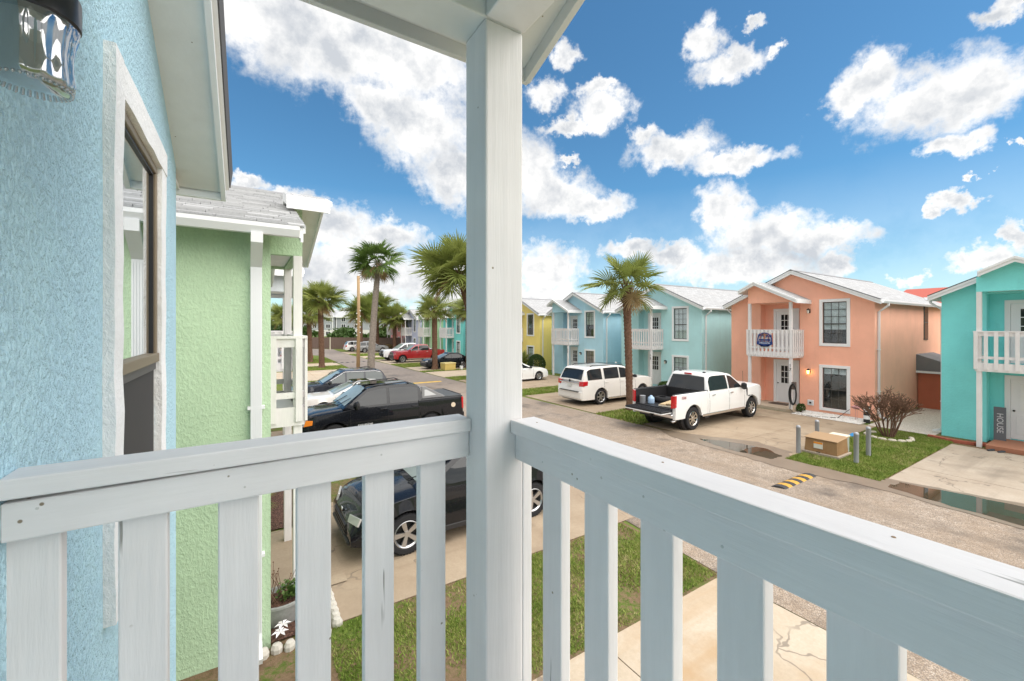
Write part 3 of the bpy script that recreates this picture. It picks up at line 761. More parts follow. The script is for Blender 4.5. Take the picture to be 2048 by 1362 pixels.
    # porch gable: header, small roof
    sr, sp, sl, sk, sz = q['sr'], q['speak'], q['sl'], q['spitch'], q['sz']
    su = lambda v: sz + sk * ((v - sr) if v < sp else (sp - sr) - (v - sp))
    hz = q['hz']; hp = [(pr - .12, -v0, hz), (pr - .12, -v1, hz), (pr - .12, -v1, su(v1))]
    if v0 < sp < v1: hp.append((pr - .12, -sp, su(sp)))
    hp.append((pr - .12, -v0, su(v0)))
    hd = obj('porch_header', B().prism(hp, (.12, 0, 0)), wall, root)
    obj('side_header', B().box(-.0, pr - .12, -v0 - .12, -v0, hz + .0005, su(v0) - .001), wall, hd)
    obj('side_header', B().box(-.0, pr - .12, -v1, -v1 + .12, hz + .0005, min(su(v1), zu(v1)) + .03), wall, hd)
    obj('porch_ceiling', B().box(-q['recess'], pr - .121, -v1 + .12, -v0 - .12, hz + .04, hz + .07), SOFFIT, root)
    t2 = .14; px0, px1 = q['pback'], pr + .3
    zr, zk, zl = su(sr) + t2, su(sp) + t2, su(sl) + t2
    pb2 = px0 - (.5 if px0 < 0 else 0)
    sa = roof_slab('porch_roof', [(pb2, -sr, zr), (px1, -sr, zr), (px1, -sp, zk), (pb2, -sp, zk)], t2, MATS['shingle'], root)
    roof_slab('porch_roof', [(px0, -sp, zk), (px1, -sp, zk), (px1, -sl, zl), (px0, -sl, zl)], t2, MATS['shingle'], root)
    f = B()
    for va, vb, za, zb in ((sr, sp, zr, zk), (sl, sp, zl, zk)):
        for xo, dz0, dz1 in ((0, -.19, -.015), (.03, -.085, -.012)):
            f.hexa([(px1 + xo, -va, za + dz0), (px1 + xo, -vb, zb + dz0), (px1 + xo, -vb, zb + dz1), (px1 + xo, -va, za + dz1)], [(px1 + xo + .03, -va, za + dz0), (px1 + xo + .03, -vb, zb + dz0), (px1 + xo + .03, -vb, zb + dz1), (px1 + xo + .03, -va, za + dz1)])
    fx_ = max(0, px0); f.box(fx_, px1 - .001, -sr, -sr + .03, zr - .19, zr - .016); f.box(fx_, px1 - .001, -sl - .03, -sl, zl - .19, zl - .016)
    obj('porch_fascia', f, TRIM, sa)
    if number:
        vv = v0 + .06
        for k, ch in enumerate(number):
            lettering(ch, .21, BLACKMETAL, root, basis((0, 1, 0), (0, 0, 1), (1, 0, 0), (pr + .008, -vv, 2.18 - .19 * k)))
    return root

# ------------------------------------------------------------------ our own house: wall, window, eave and the balcony we stand on
BLUE = stucco('stucco_blue', (.57, .835, .97), 70, .010, .8, near=True)
GREEN = stucco('stucco_green', (.47, .62, .42), 30, .010, .45, near=True)
TRIM_ROUGH = stucco('stucco_white', (.88, .88, .88), 60, .006, .4, near=True)
def wavy_board(b, p0, p1, axis, half, x0, x1, seed, amp=.006, n=14):
    """hand-trowelled band between p0 and p1 in the y/z plane, from depth x0 to x1, with uneven edges"""
    rnd = random.Random(seed); ring = []
    for i in range(n + 1):
        t = i / n; y = p0[0] + (p1[0] - p0[0]) * t; z = p0[1] + (p1[1] - p0[1]) * t
        a, c = half + rnd.uniform(-amp, amp), half + rnd.uniform(-amp, amp); xx = x1 + rnd.uniform(-amp, amp) * .5
        if axis == 'z': ring.append([(x0, y - a, z), (x0, y + c, z), (xx, y + c, z), (xx, y - a, z)])
        else: ring.append([(x0, y, z - a), (x0, y, z + c), (xx, y, z + c), (xx, y, z - a)])
    i0 = len(b.v)
    for r in ring: b.v += r
    for k in range(n):
        for j in range(4): q = i0 + k * 4; b.f.append((q + j, q + (j + 1) % 4, q + 4 + (j + 1) % 4, q + 4 + j))
    b.f.append((i0 + 3, i0 + 2, i0 + 1, i0)); q = i0 + n * 4; b.f.append((q, q + 1, q + 2, q + 3))
bh = thing('blue_house', 'light blue stucco house with the white balcony rail and post in front', 'house', (0, 0, 0))
XM, YE = -.412, 3.779
zs = lambda y: 5.04 + .5 * (3.97 - y)                    # underside of the main roof
b = B()
oy0, oy1, oz0, oz1 = 2.091, 2.951, 3.094, 4.86            # window opening
ys = [-6.0, -2.0, oy0, oy1, YE]
for ya, yb in zip(ys, ys[1:]):
    if ya == oy0:
        b.quad((XM, ya, 0), (XM, yb, 0), (XM, yb, oz0), (XM, ya, oz0)); b.quad((XM, ya, oz1), (XM, yb, oz1), (XM, yb, zs(yb) + .02), (XM, ya, zs(ya) + .02))
    else: b.quad((XM, ya, 0), (XM, yb, 0), (XM, yb, zs(yb) + .02), (XM, ya, zs(ya) + .02))
b.quad((XM, YE, 0), (-9.5, YE, 0), (-9.5, YE, zs(YE)), (XM, YE, zs(YE)))
b.quad((-9.5, YE, 0), (-9.5, -6, 0), (-9.5, -6, zs(0)), (-9.5, YE, zs(YE)))
obj('wall', b, BLUE, bh)
b = B()
for y in (oy0, oy1): b.quad((XM, y, oz0), (XM - .14, y, oz0), (XM - .14, y, oz1), (XM, y, oz1))
b.quad((XM, oy0, oz0), (XM - .14, oy0, oz0), (XM - .14, oy1, oz0), (XM, oy1, oz0)); b.quad((XM, oy0, oz1), (XM - .14, oy0, oz1), (XM - .14, oy1, oz1), (XM, oy1, oz1))
wt = obj('window_reveal', b, TRIM_ROUGH, bh)
t = B(); wavy_board(t, (2.03, 2.96), (2.03, 4.989), 'z', .063, XM - .01, XM + .032, 1); wavy_board(t, (3.028, 2.96), (3.028, 4.989), 'z', .074, XM - .01, XM + .030, 2)
wavy_board(t, (1.972, 4.922), (3.095, 4.922), 'y', .064, XM - .01, XM + .034, 3, n=8); wavy_board(t, (1.972, 3.027), (3.095, 3.027), 'y', .064, XM - .01, XM + .034, 4, n=8)
obj('window_trim', t, TRIM_ROUGH, wt)
mz = 3.856
s = B(); fx0, fx1 = XM - .030, XM + .012
s.box(fx0, fx1, oy0 + .002, oy1 - .002, oz1 - .04, oz1 - .002); s.box(fx0, fx1, oy0 + .002, oy0 + .035, mz - .02, oz1 - .04); s.box(fx0, fx1, oy1 - .035, oy1 - .002, mz - .02, oz1 - .04)
s.box(fx0 - .001, fx1 + .008, oy0 + .002, oy1 - .002, mz - .045, mz + .002)
obj('sash', s, simple('tan_frame', (.25, .20, .14), .45, .3), wt, bevel=.004)
s = B(); s.box(fx0 - .012, fx1 - .012, oy1 - .052, oy1 - .036, mz, oz1 - .04); s.box(fx0 - .012, fx1 - .012, oy0 + .036, oy1 - .05, oz1 - .055, oz1 - .041); obj('sash_gasket', s, BLACKPL, wt)
obj('pane', B().box(XM - .012, XM - .009, oy0 + .03, oy1 - .03, mz, oz1 - .04), glass_mat('near_glass', (.72, .80, .80), .005, 1.5, .30), wt)
obj('insect_screen', B().box(XM - .008, XM - .004, oy0 + .004, oy1 - .004, oz0 + .002, mz - .045), simple('screen_mesh', (.045, .042, .042), .75), wt)
s = B(); s.box(XM - .010, XM + .006, oy0 + .004, oy1 - .004, mz - .085, mz - .046); obj('screen_frame', s, simple('screen_bar', (.09, .085, .085), .5), wt)
c = B()
for k in range(17):                                       # curtain folds behind the pane
    y = oy0 + .05 + k * .046; c.box(XM - .10 - .02 * (k % 2), XM - .09, y, y + .044, oz0, oz1)
obj('curtain', c, simple('sheer_curtain', (.42, .45, .43), .9), wt)
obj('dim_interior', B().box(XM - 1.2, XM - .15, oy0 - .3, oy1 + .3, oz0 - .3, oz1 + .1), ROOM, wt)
# main roof: rake soffit, boards
xo = lambda y: -.126 - .0158 * (3.97 - y)
ya, yb = 3.97, -2.2
rf = obj('roof', B().hexa([(-9.8, ya, zs(ya) + .05), (xo(ya) + .03, ya, zs(ya) + .05), (xo(yb) + .03, yb, zs(yb) + .05), (-9.8, yb, zs(yb) + .05)],
                          [(-9.8, ya, zs(ya) + .17), (xo(ya) + .045, ya, zs(ya) + .17), (xo(yb) + .045, yb, zs(yb) + .17), (-9.8, yb, zs(yb) + .17)]), simple('dark_shingle_edge', (.10, .10, .105), .9), bh)
s = B(); s.hexa([(XM - .05, ya - .02, zs(ya)), (xo(ya) - .03, ya - .02, zs(ya)), (xo(yb) - .03, yb, zs(yb)), (XM - .05, yb, zs(yb))], [(XM - .05, ya - .02, zs(ya) + .045), (xo(ya) - .03, ya - .02, zs(ya) + .045), (xo(yb) - .03, yb, zs(yb) + .045), (XM - .05, yb, zs(yb) + .045)])
obj('rake_soffit', s, SOFFIT, rf)
f = B()
for a0, a1, z0, z1 in ((-.03, 0, -.055, .12), (.0, .022, .03, .135), (.022, .034, .09, .15)):
    f.hexa([(xo(ya) + a0, ya, zs(ya) + z0), (xo(ya) + a1, ya, zs(ya) + z0), (xo(yb) + a1, yb, zs(yb) + z0), (xo(yb) + a0, yb, zs(yb) + z0)], [(xo(ya) + a0, ya, zs(ya) + z1), (xo(ya) + a1, ya, zs(ya) + z1), (xo(yb) + a1, yb, zs(yb) + z1), (xo(yb) + a0, yb, zs(yb) + z1)])
obj('rake_board', f, TRIM, rf)
f = B(); f.box(-9.8, xo(ya) + .0, ya, ya + .03, zs(ya) - .055, zs(ya) + .12); f.box(-9.8, XM, YE, ya - .001, zs(ya) - .02, zs(ya) + .012)
obj('eave_board', f, TRIM, rf)
# balcony
obj('balcony_floor', B().box(XM, .735, -1.05, 1.25, 2.56, 2.70), WHITE, bh)
for y0 in (1.14, -1.05): obj('post', B().box(.63, .77, y0, y0 + .14, 0, 4.962), white_wood('post_paint', (.80, .775, .77), True, (34, 34, 1.6)), bh, bevel=.007)
sr_ = obj('side_railing', B().box(XM, .629, 1.235, 1.33, 3.655, 3.697), WHITE_H, bh, bevel=.004)
obj('rail_board', B().hexa([(XM, 1.25, 3.566), (.629, 1.25, 3.568), (.629, 1.279, 3.568), (XM, 1.279, 3.566)], [(XM, 1.25, 3.645), (.629, 1.25, 3.6545), (.629, 1.279, 3.6545), (XM, 1.279, 3.645)]), WHITE_H, sr_, bevel=.004)
for x in (-.421, -.243, -.057, .119, .299, .470): obj('baluster', B().box(x, x + .088, 1.28, 1.318, 2.50, 3.652), WHITE, sr_, bevel=.004)
obj('lower_rail', B().box(XM, .629, 1.251, 1.2795, 2.60, 2.69), WHITE_H, sr_, bevel=.004)
fr_ = obj('front_railing', B().box(.72, .815, -.9, 1.139, 3.657, 3.70), WHITE_Y, bh, bevel=.004)
obj('rail_board', B().box(.738, .7695, -.9, 1.139, 3.571, 3.6565), WHITE_Y, fr_, bevel=.004)
for y in (1.229, 1.033, .846, .657, .471, .290, .104, -.08, -.27, -.45, -.64): obj('baluster', B().box(.77, .807, y - .088, y, 2.50, 3.654), WHITE, fr_, bevel=.004)
obj('lower_rail', B().box(.7385, .769, -.9, 1.139, 2.60, 2.69), WHITE_Y, fr_, bevel=.004)
NAIL = simple('rusty_nail', (.30, .20, .12), .8)
nm_ = B().lathe([(0, 0), (.003, 0), (.0026, .0008), (0, .001)], n=8)
nm_rust, nm_paint = nm_.mesh('nail_head', NAIL), nm_.mesh('nail_head', simple('painted_nail', (.55, .54, .52), .6))
rn = random.Random(12)
for y, dz in ((.99, .03), (.62, .055), (.44, .025), (.06, .05)):
    o = obj('nail_head', nm_paint, None, fr_, loc=(.738, y, 3.571 + dz)); o.rotation_euler = (0, -R(90), 0)
for y in (1.06, .60, .21): obj('nail_head', nm_rust, None, fr_, loc=(.765 + rn.uniform(-.02, .03), y, 3.7001))
for x, dz in ((-.36, .06), (.0, .03), (.34, .055)):
    o = obj('nail_head', nm_paint, None, sr_, loc=(x, 1.25, 3.566 + dz)); o.rotation_euler = (R(90), 0, 0)
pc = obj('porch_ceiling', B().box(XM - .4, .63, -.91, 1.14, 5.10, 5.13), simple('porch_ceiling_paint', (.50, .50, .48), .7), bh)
h = B(); h.box(XM, .77, 1.14, 1.285, 4.962, 5.14); obj('header_beam', h, SOFFIT, pc, bevel=.005)
h = B(); h.box(.63, .775, -1.05, 1.139, 4.9625, 5.14); obj('header_beam', h, SOFFIT, pc, bevel=.005)
PK = .376; pz = lambda y: 5.14 + PK * (1.53 - y)
RY = -.62
prf = obj('porch_roof', B().hexa([(-1.2, 1.53, pz(1.53)), (1.04, 1.53, pz(1.53)), (1.04, RY, pz(RY)), (-1.2, RY, pz(RY))], [(-1.2, 1.53, pz(1.53) + .1), (1.06, 1.53, pz(1.53) + .1), (1.06, RY, pz(RY) + .1), (-1.2, RY, pz(RY) + .1)]), SOFFIT, bh)
obj('porch_roof_slope', B().hexa([(-1.2, RY, pz(RY)), (1.04, RY, pz(RY)), (1.04, -2.77, pz(1.53)), (-1.2, -2.77, pz(1.53))], [(-1.2, RY, pz(RY) + .1), (1.06, RY, pz(RY) + .1), (1.06, -2.77, pz(1.53) + .1), (-1.2, -2.77, pz(1.53) + .1)]), SOFFIT, prf)
f = B(); f.box(-1.2, 1.07, 1.531, 1.556, 5.085, 5.27)
f.hexa([(1.041, 1.531, 5.08), (1.041, RY, 5.08 + PK * (1.53 - RY)), (1.041, RY, 5.25 + PK * (1.53 - RY)), (1.041, 1.531, 5.25)], [(1.07, 1.531, 5.08), (1.07, RY, 5.08 + PK * (1.53 - RY)), (1.07, RY, 5.25 + PK * (1.53 - RY)), (1.07, 1.531, 5.25)])
obj('porch_fascia', f, white_wood('fascia_paint', (.74, .75, .74), True, (5, 5, 5)), prf, bevel=.003)
f = B(); f.box(.79, .82, -.9, 1.50, 5.14, 5.165); obj('soffit_batten', f, SOFFIT, prf)
# gable sheet between beam and small roof
obj('porch_header', B().prism([(.74, 1.285, 5.1405), (.74, RY, 5.1405), (.74, RY, pz(RY) - .002), (.74, 1.285, pz(1.285) - .002)], (.03, 0, 0)), BLUE, pc)
# jar lantern on the blue wall
lt = thing('jar_lantern', 'ribbed glass jar lantern with black cap on the blue wall', 'lantern', (-.275, .935, 4.365))
def jar(prof, n, ribs, amp):
    b = B(); m = len(prof)
    for j in range(n):
        w = 2 * math.pi * j / n
        for r, z, k in prof:
            rr = r * (1 + amp * k * math.cos(ribs * w)); b.v.append((rr * math.cos(w), rr * math.sin(w), z))
    for j in range(n):
        for k in range(m - 1): a = j * m + k; c = ((j + 1) % n) * m + k; b.f.append((a, c, c + 1, a + 1))
    return b
obj('glass_jar', jar([(.001, .004, 0), (.040, .002, 0), (.046, .008, .3), (.047, .014, 1), (.0445, .035, 1), (.044, .055, 1), (.047, .080, 1), (.052, .100, .8), (.050, .108, 0)], 72, 12, .035), glass_mat('jar_glass', (.66, .68, .66), .03, 1.2, .32), lt, True)
obj('jar_lining', B().lathe([(.001, .012), (.036, .012), (.037, .04), (.040, .1), (.0, .1)], n=28), simple('frosted_lining', (.40, .41, .40), .4), lt, True)
r = B()
for j in range(36):
    w = 2 * math.pi * j / 36; r.lathe([(0, -.003), (.003, -.001), (.003, .001), (0, .003)], (.043 * math.cos(w), .043 * math.sin(w), .003), 'Z', 6)
obj('beaded_rim', r, glass_mat('jar_glass', (.66, .68, .66), .03, 1.2, .32), lt, True)
obj('cap', B().lathe([(.0, .104), (.050, .104), (.054, .108), (.054, .150), (.046, .165), (.0, .175)], n=32), simple('black_enamel', (.012, .012, .014), .3), lt, 40)
obj('bracket', B().tube([(0, 0, .17), (0, 0, .23), (-.06, 0, .25), (-.12, 0, .23)], .012, 10).lathe([(0, 0), (.05, .0), (.05, .015), (0, .02)], (-.128, 0, .22), 'X', 16), simple('black_enamel', (.012, .012, .014), .3), lt, 40)

# ------------------------------------------------------------------ row houses
PEACH = stucco('stucco_peach', (.96, .49, .35), 16, .02, .35)
AQUA = stucco('stucco_aqua', (.48, .76, .78), 16, .02, .35)
SKYB = stucco('stucco_sky', (.45, .70, .82), 16, .02, .35)
YEL = stucco('stucco_yellow', (.88, .72, .24), 16, .02, .35)
TEAL = stucco('stucco_teal', (.25, .80, .79), 14, .025, .5)
MINT = stucco('stucco_mint', (.40, .62, .38), 16, .02, .3)
LAV = stucco('stucco_lavender', (.50, .53, .70), 16, .02, .3)
PINK = stucco('stucco_pink', (.82, .34, .33), 16, .02, .3)
TURQ = stucco('stucco_turquoise', (.20, .65, .62), 16, .02, .3)
row_house('pale green stucco house with ribbed white downspout next to the blue house', .27, 12.2, 0, GREEN, None, 0, dict(proj=.46, vb0=3.32, vb1=5.17, hz=5.06, railz=3.86, sr=3.0, speak=5.0, sl=5.55, spitch=.34, sz=5.22, zu0=5.2, pitch=.38, ov=.33, pback=.22, dep=9, recess=.9), near=True)
row_house('grey-white stucco house standing behind the pale green house', .2, 20.4, 0, stucco('stucco_pale', (.62, .66, .68), 16, .02, .3), None, 1)
OPP = math.pi
row_house('teal stucco house with brick-edged bed and house plaque by the door', 21.6, -1.72, OPP, TEAL, None, 0, dict(vb0=2.7, vb1=5.15, doorv=4.15), blinds=((.5, BLIND), (.3, BLIND)), tealdoor=True)
row_house('peach stucco house numbered 17 with round blue sign on its balcony', 22.5, 6.68, OPP, PEACH, '17', 0, blinds=((.33, BLIND), (.86, BLIND)))
row_house('aqua stucco house numbered 19 behind the tall palm', 22.5, 14.64, OPP, AQUA, '19', 0, blinds=((.0, BLIND), (.0, BLIND)))
row_house('sky blue stucco house numbered 22 beside the clipped bush', 22.5, 22.62, OPP, SKYB, '22', 0, blinds=((.48, simple('tan_blind', (.42, .46, .36), .8)), (.0, CURTAIN)))
row_house('yellow stucco house with a fan-leaved plant at its window', 22.5, 30.6, OPP, YEL, None, 1, blinds=((.6, ROOM), (.3, BLIND)))
row_house('lilac stucco house between the yellow and the turquoise houses', 22.5, 38.5, OPP, LAV, None, 1)
row_house('turquoise stucco house behind the parked black sedan', 22.5, 46.3, OPP, TURQ, None, 1)
row_house('mint green stucco house behind the red pickup', 22.5, 54.3, OPP, MINT, None, 1)
row_house('lavender stucco house between the mint and the pink houses', 22.5, 62.3, OPP, LAV, None, 1)
row_house('salmon pink stucco house last of the row by the brown fence', 22.5, 70.3, OPP, PINK, None, 1)

# ------------------------------------------------------------------ vehicles (local: x forward, y left, z up, origin on the ground)
def lerp(tab, x):
    if x <= tab[0][0]: return tab[0][1]
    for (a, p), (c, q) in zip(tab, tab[1:]):
        if x <= c:
            return p + (q - p) * (x - a) / (c - a)
    return tab[-1][1]
def smooth_tab(tab, n=60, k=2):
    xs = [tab[0][0] + (tab[-1][0] - tab[0][0]) * i / n for i in range(n + 1)]; ys = [lerp(tab, x) for x in xs]
    for _ in range(k): ys = [ys[0]] + [(ys[i - 1] + 2 * ys[i] + ys[i + 1]) / 4 for i in range(1, n)] + [ys[-1]]
    return list(zip(xs, ys))
WHEEL_CACHE = {}
def wheel_meshes(r, w, spokes, rimr, mat):
    key = (r, w, spokes, rimr, mat.name)
    if key in WHEEL_CACHE: return WHEEL_CACHE[key]
    ty = B().lathe([(rimr, -w / 2 + .02), (rimr + .02, -w / 2), (r - .03, -w / 2 + .004), (r - .006, -w / 2 + .03), (r, 0), (r - .006, w / 2 - .03), (r - .03, w / 2 - .004), (rimr + .02, w / 2), (rimr, w / 2 - .02)], axis='Y', n=36)
    for j in range(40):                                    # tread blocks
        a = 2 * math.pi * j / 40; c, s_ = math.cos(a), math.sin(a)
        for y0, y1 in ((-w / 2 + .025, -.02), (.02, w / 2 - .025)):
            t = (-s_, c); q = []
            for rr in (r - .008, r + .004):
                for (yy, dt) in ((y0, -.016), (y0, .016), (y1, .016), (y1, -.016)): q.append((c * rr + t[0] * dt, yy, s_ * rr + t[1] * dt))
            ty.hexa(q[:4], q[4:])
    rm = B().lathe([(rimr, -w / 2 + .02), (rimr - .015, -w / 2 + .03), (rimr - .03, w / 2 - .035), (rimr - .008, w / 2 - .008), (rimr + .004, w / 2 - .012)], axis='Y', n=32)
    rm.lathe([(0, w / 2 - .03), (.055, w / 2 - .03), (.06, w / 2 - .06), (0, w / 2 - .06)], axis='Y', n=14)
    for j in range(spokes):
        a = 2 * math.pi * j / spokes; c, s_ = math.cos(a), math.sin(a)
        lo, hi = [], []
        for rr, hw, y in ((.05, .030, w / 2 - .035), (rimr - .012, .045 if spokes < 7 else .026, w / 2 - .022)):
            for sg in (-1, 1):
                p = (c * rr - s_ * hw * sg, s_ * rr + c * hw * sg); hi.append((p[0], y, p[1])); lo.append((p[0], y - .04, p[1]))
        rm.hexa([lo[0], lo[1], lo[3], lo[2]], [hi[0], hi[1], hi[3], hi[2]])
    dk = B().lathe([(0, -.02), (rimr - .02, -.02), (rimr - .02, .0), (0, .0)], axis='Y', n=20)
    WHEEL_CACHE[key] = (ty.mesh('wheel', RUBBER, 40), rm.mesh('rim', mat, 35), dk.mesh('brake_disc', BLACKMETAL))
    return WHEEL_CACHE[key]
def vehicle(name, label, cat, loc, rotz, S, group='parked vehicles'):
    root = thing(name, label, cat, loc, rotz, group)
    L, W, H = S['L'], S['W'], S['H']; PM = S['paint']; sill = S.get('sill', .26); wr = S['wr']; belt = S['belt']
    xf = L / 2 - S['fo']; xr = xf - S['wb']; Ra = wr + S.get('archgap', .06)
    deck = smooth_tab(S['deck']); roof = smooth_tab(S['roof'], 50, S.get('rsm', 1)); pick = S.get('bed')
    xend = pick[1] if pick else -L / 2
    def hw(x):
        a = max(0, (abs(x) - (L / 2 - .55)) / .55); return W / 2 * (1 - (.13 if x > 0 else S.get('rtaper', .07)) * a ** 2.2)
    def zb(x):
        z = sill + S.get('frontrise', .05) * max(0, (x - (L / 2 - .3)) / .3)
        for c in (xf, xr):
            dx = abs(x - c)
            if dx < Ra: z = max(z, wr + math.sqrt(Ra * Ra - dx * dx))
        return z
    def half(x):
        w = hw(x); b0 = zb(x); zt = max(lerp(deck, x), b0 + .04)
        zc = max(b0 + .012, sill + .30 * (zt - sill)); zd = max(b0 + .024, sill + .68 * (zt - sill)); zd = min(zd, zt - .02); zc = min(zc, zd - .005)
        return [(w - .14, b0), (w - .012, b0), (w + .004, zc), (w, zd), (w - .035, zt - .028), (w - .10, zt), (w * .5, zt + S.get('crown', .025)), (0, zt + S.get('crown', .025) * 1.35)]
    xs = set(); k = int((L / 2 - xend) / .055)
    for i in range(k + 1): xs.add(round(xend + (L / 2 - xend) * i / k, 4))
    for c in (xf, xr):
        for i in range(-12, 13):
            x = c + Ra * math.sin(i / 12 * math.pi / 2)
            if x > xend: xs.add(round(x, 4))
        for e in (-1, 1):
            if c + e * (Ra + .004) > xend: xs.add(round(c + e * (Ra + .004), 4))
    xs = sorted(xs)
    def loft(b, xs, sec):
        i0 = len(b.v); n = None
        for x in xs:
            h = sec(x); ring = [(x, y, z) for y, z in h] + [(x, -y, z) for y, z in reversed(h[:-1])]; n = len(ring); b.v += ring
        for i in range(len(xs) - 1):
            for j in range(n - 1): q = i0 + i * n + j; b.f.append((q, q + 1, q + n + 1, q + n))
        b.f.append(tuple(range(i0, i0 + n))); q = i0 + (len(xs) - 1) * n; b.f.append(tuple(range(q + n - 1, q - 1, -1)))
        return b
    body = obj('body', loft(B(), xs, half), PM, root, 38)
    obj('underbody', B().box(xend + .1 if not pick else -L / 2 + .15, L / 2 - .18, -W / 2 + .29, W / 2 - .29, sill - .06, min(.72, belt - .1)), BLACKPL, root)
    # cabin
    rx0, rx1 = roof[0][0], roof[-1][0]; Hr = H - belt; tum = S.get('tumble', .17)
    def side(x, t):
        zt = lerp(roof, x); h = zt - belt; fr = h / Hr
        w = hw(x) - .045; y = w - tum * (t * fr) ** 1.25; return y, belt - .03 + (h + .03) * t
    def cab(x):
        zt = lerp(roof, x); p = [side(x, t) for t in (0, .3, .6, .86)]; ye, ze = side(x, 1.0)
        return p + [(ye - .03, ze - .004), (ye - .11, zt + .012), (ye * .5, zt + .028), (0, zt + .034)]
    n = int((rx1 - rx0) / .06); cx = [rx0 + (rx1 - rx0) * i / n for i in range(n + 1)]
    obj('cabin', loft(B(), cx, cab), S.get('roofmat', PM), root, 38)
    def grid(fn, nu, nv, th=.0):
        b = B()
        for i in range(nu + 1):
            for j in range(nv + 1): b.v.append(fn(i / nu, j / nv))
        for i in range(nu):
            for j in range(nv): q = i * (nv + 1) + j; b.f.append((q, q + 1, q + nv + 2, q + nv + 1))
        return b
    for s in (1, -1):
        for (a, c) in S['glass']:
            def fn(u, v, a=a, c=c, s=s):
                x = a + (c - a) * u; zt = lerp(roof, x); h = max(.05, zt - belt); t0 = .05 / h + .03; t1 = max(t0 + .01, 1 - .085 / h)
                y, z = side(x, t0 + (t1 - t0) * v); return (x, s * (y + .007), z)
            obj('side_window', grid(fn, 10, 4), S.get('sideglass', CARGLASS), root, True)
        if S.get('chromeline'):
            pts = []
            for i in range(25):
                a, c = S['glass'][-1][0], S['glass'][0][1]; x = a + (c - a) * i / 24; zt = lerp(roof, x); h = max(.05, zt - belt); y, z = side(x, max(.1, 1 - .06 / h)); pts.append((x, s * (y + .008), z))
            obj('window_trim', B().tube(pts, .012, 5), CHROME, root, True)
    def screen(xa, xb, mat, name, sgn):
        def fn(u, v):
            x = xa + (xb - xa) * v; p = cab(x); ye = p[5][0] - .015; y = ye * (2 * u - 1); zt = lerp(roof, x); k = abs(2 * u - 1)
            z = zt + .036 - .022 * k ** 2; dz = .010; return (x + sgn * .008, y, z + dz)
        obj(name, grid(fn, 10, 8), mat, root, True)
    wsx = S['windshield']; screen(wsx[0], wsx[1], S.get('wsmat', WINDSHIELD), 'windshield', 1)
    if S.get('rearglass'): screen(S['rearglass'][0], S['rearglass'][1], CARGLASS, 'rear_window', -1)
    # wheels
    tm, rm, dm = wheel_meshes(wr, S.get('ww', .23), S.get('spokes', 6), S.get('rimr', wr * .66), S.get('rimmat', ALLOY))
    for c in (xf, xr):
        for s in (1, -1):
            o = obj('wheel', tm, None, root, loc=(c, s * (W / 2 - S.get('ww', .23) / 2 - .015), wr))
            if s < 0: o.rotation_euler = (0, 0, math.pi)
            obj('rim', rm, None, o); obj('brake_disc', dm, None, o)
    # door seams, handles, mirrors, lamps
    for s in (1, -1):
        for x in S['doors']:
            b = B(); pts = []
            for z in np.linspace(max(zb(x) + .06, sill + .06), lerp(deck, x) - .03, 6):
                h = half(x); y = h[2][0]
                for (y0, z0), (y1, z1) in zip(h, h[1:]):
                    if z0 <= z <= z1 and z1 > z0: y = y0 + (y1 - y0) * (z - z0) / (z1 - z0); break
                pts.append((x, s * (y + .001), z))
            obj('door_seam', b.tube(pts, .006, 4), BLACKPL, body)
        for x in S['handles']:
            zz = S.get('handz', belt - .12); obj('door_handle', B().box(x - .11, x + .11, s * (W / 2 + .012) - .014, s * (W / 2 + .012) + .014, zz - .016, zz + .016), S.get('handmat', PM), root, bevel=.008)
        mx = S['mirror']; y = hw(mx) + .10
        b = B().lathe([(0, -.10), (.07, -.09), (.09, 0), (.07, .09), (0, .10)], axis='Y', n=12)
        b.v = [(p[0] * .75 + mx, p[1] * 1.1 + s * y, p[2] * S.get('mirh', 1.0) + belt + .09) for p in b.v]
        b.box(mx - .03, mx + .03, min(s * (y - .18), s * (y - .05)), max(s * (y - .18), s * (y - .05)), belt + .03, belt + .07); obj('mirror', b, S.get('mirmat', BLACKPL), root, 35)
    def panel(name, pts, mat, th=.02, parent=None, bev=.006):
        """flat plate standing proud of the body: pts (x,y,z) polygon, pushed along its own normal"""
        v = [Vector(p) for p in pts]; nrm = (v[1] - v[0]).cross(v[2] - v[0]).normalized()
        b = B().prism([tuple(p - nrm * th) for p in v], tuple(nrm * th * 2)); return obj(name, b, mat, parent or root, bevel=bev)
    F = S['front']; xe = L / 2
    for s in (1, -1):
        z0, z1 = F['lampz']; yi, yo = F['lampy']
        ye = hw(xe - .3) ; 
        panel('headlight', [(xe - .02, s * yi, z0), (xe - .10, s * yo, z0 + .02), (xe - .16, s * yo, z1), (xe - .06, s * yi, z1 - .02)], CLEARLENS, .02)
        if F.get('amber'): panel('turn_signal', [(xe - .10, s * yo, z0 + .02), (xe - .34, s * (yo + .035), z0 + .05), (xe - .36, s * (yo + .035), z1 - .02), (xe - .16, s * yo, z1)], AMBER if F['amber'] == 1 else CLEARLENS, .012)
    gz0, gz1 = F['grille']
    gr = obj('grille', B().box(xe - .06, xe + .012, -F['lampy'][0] + .02, F['lampy'][0] - .02, gz0, gz1), BLACKPL, root, bevel=.01)
    if F.get('bars'):
        for k in range(F['bars']):
            z = gz0 + (gz1 - gz0) * (k + .5) / F['bars']; obj('grille_bar', B().box(xe + .010, xe + .03, -F['lampy'][0] + .04, F['lampy'][0] - .04, z - .018, z + .018), F.get('barmat', CHROME), gr)
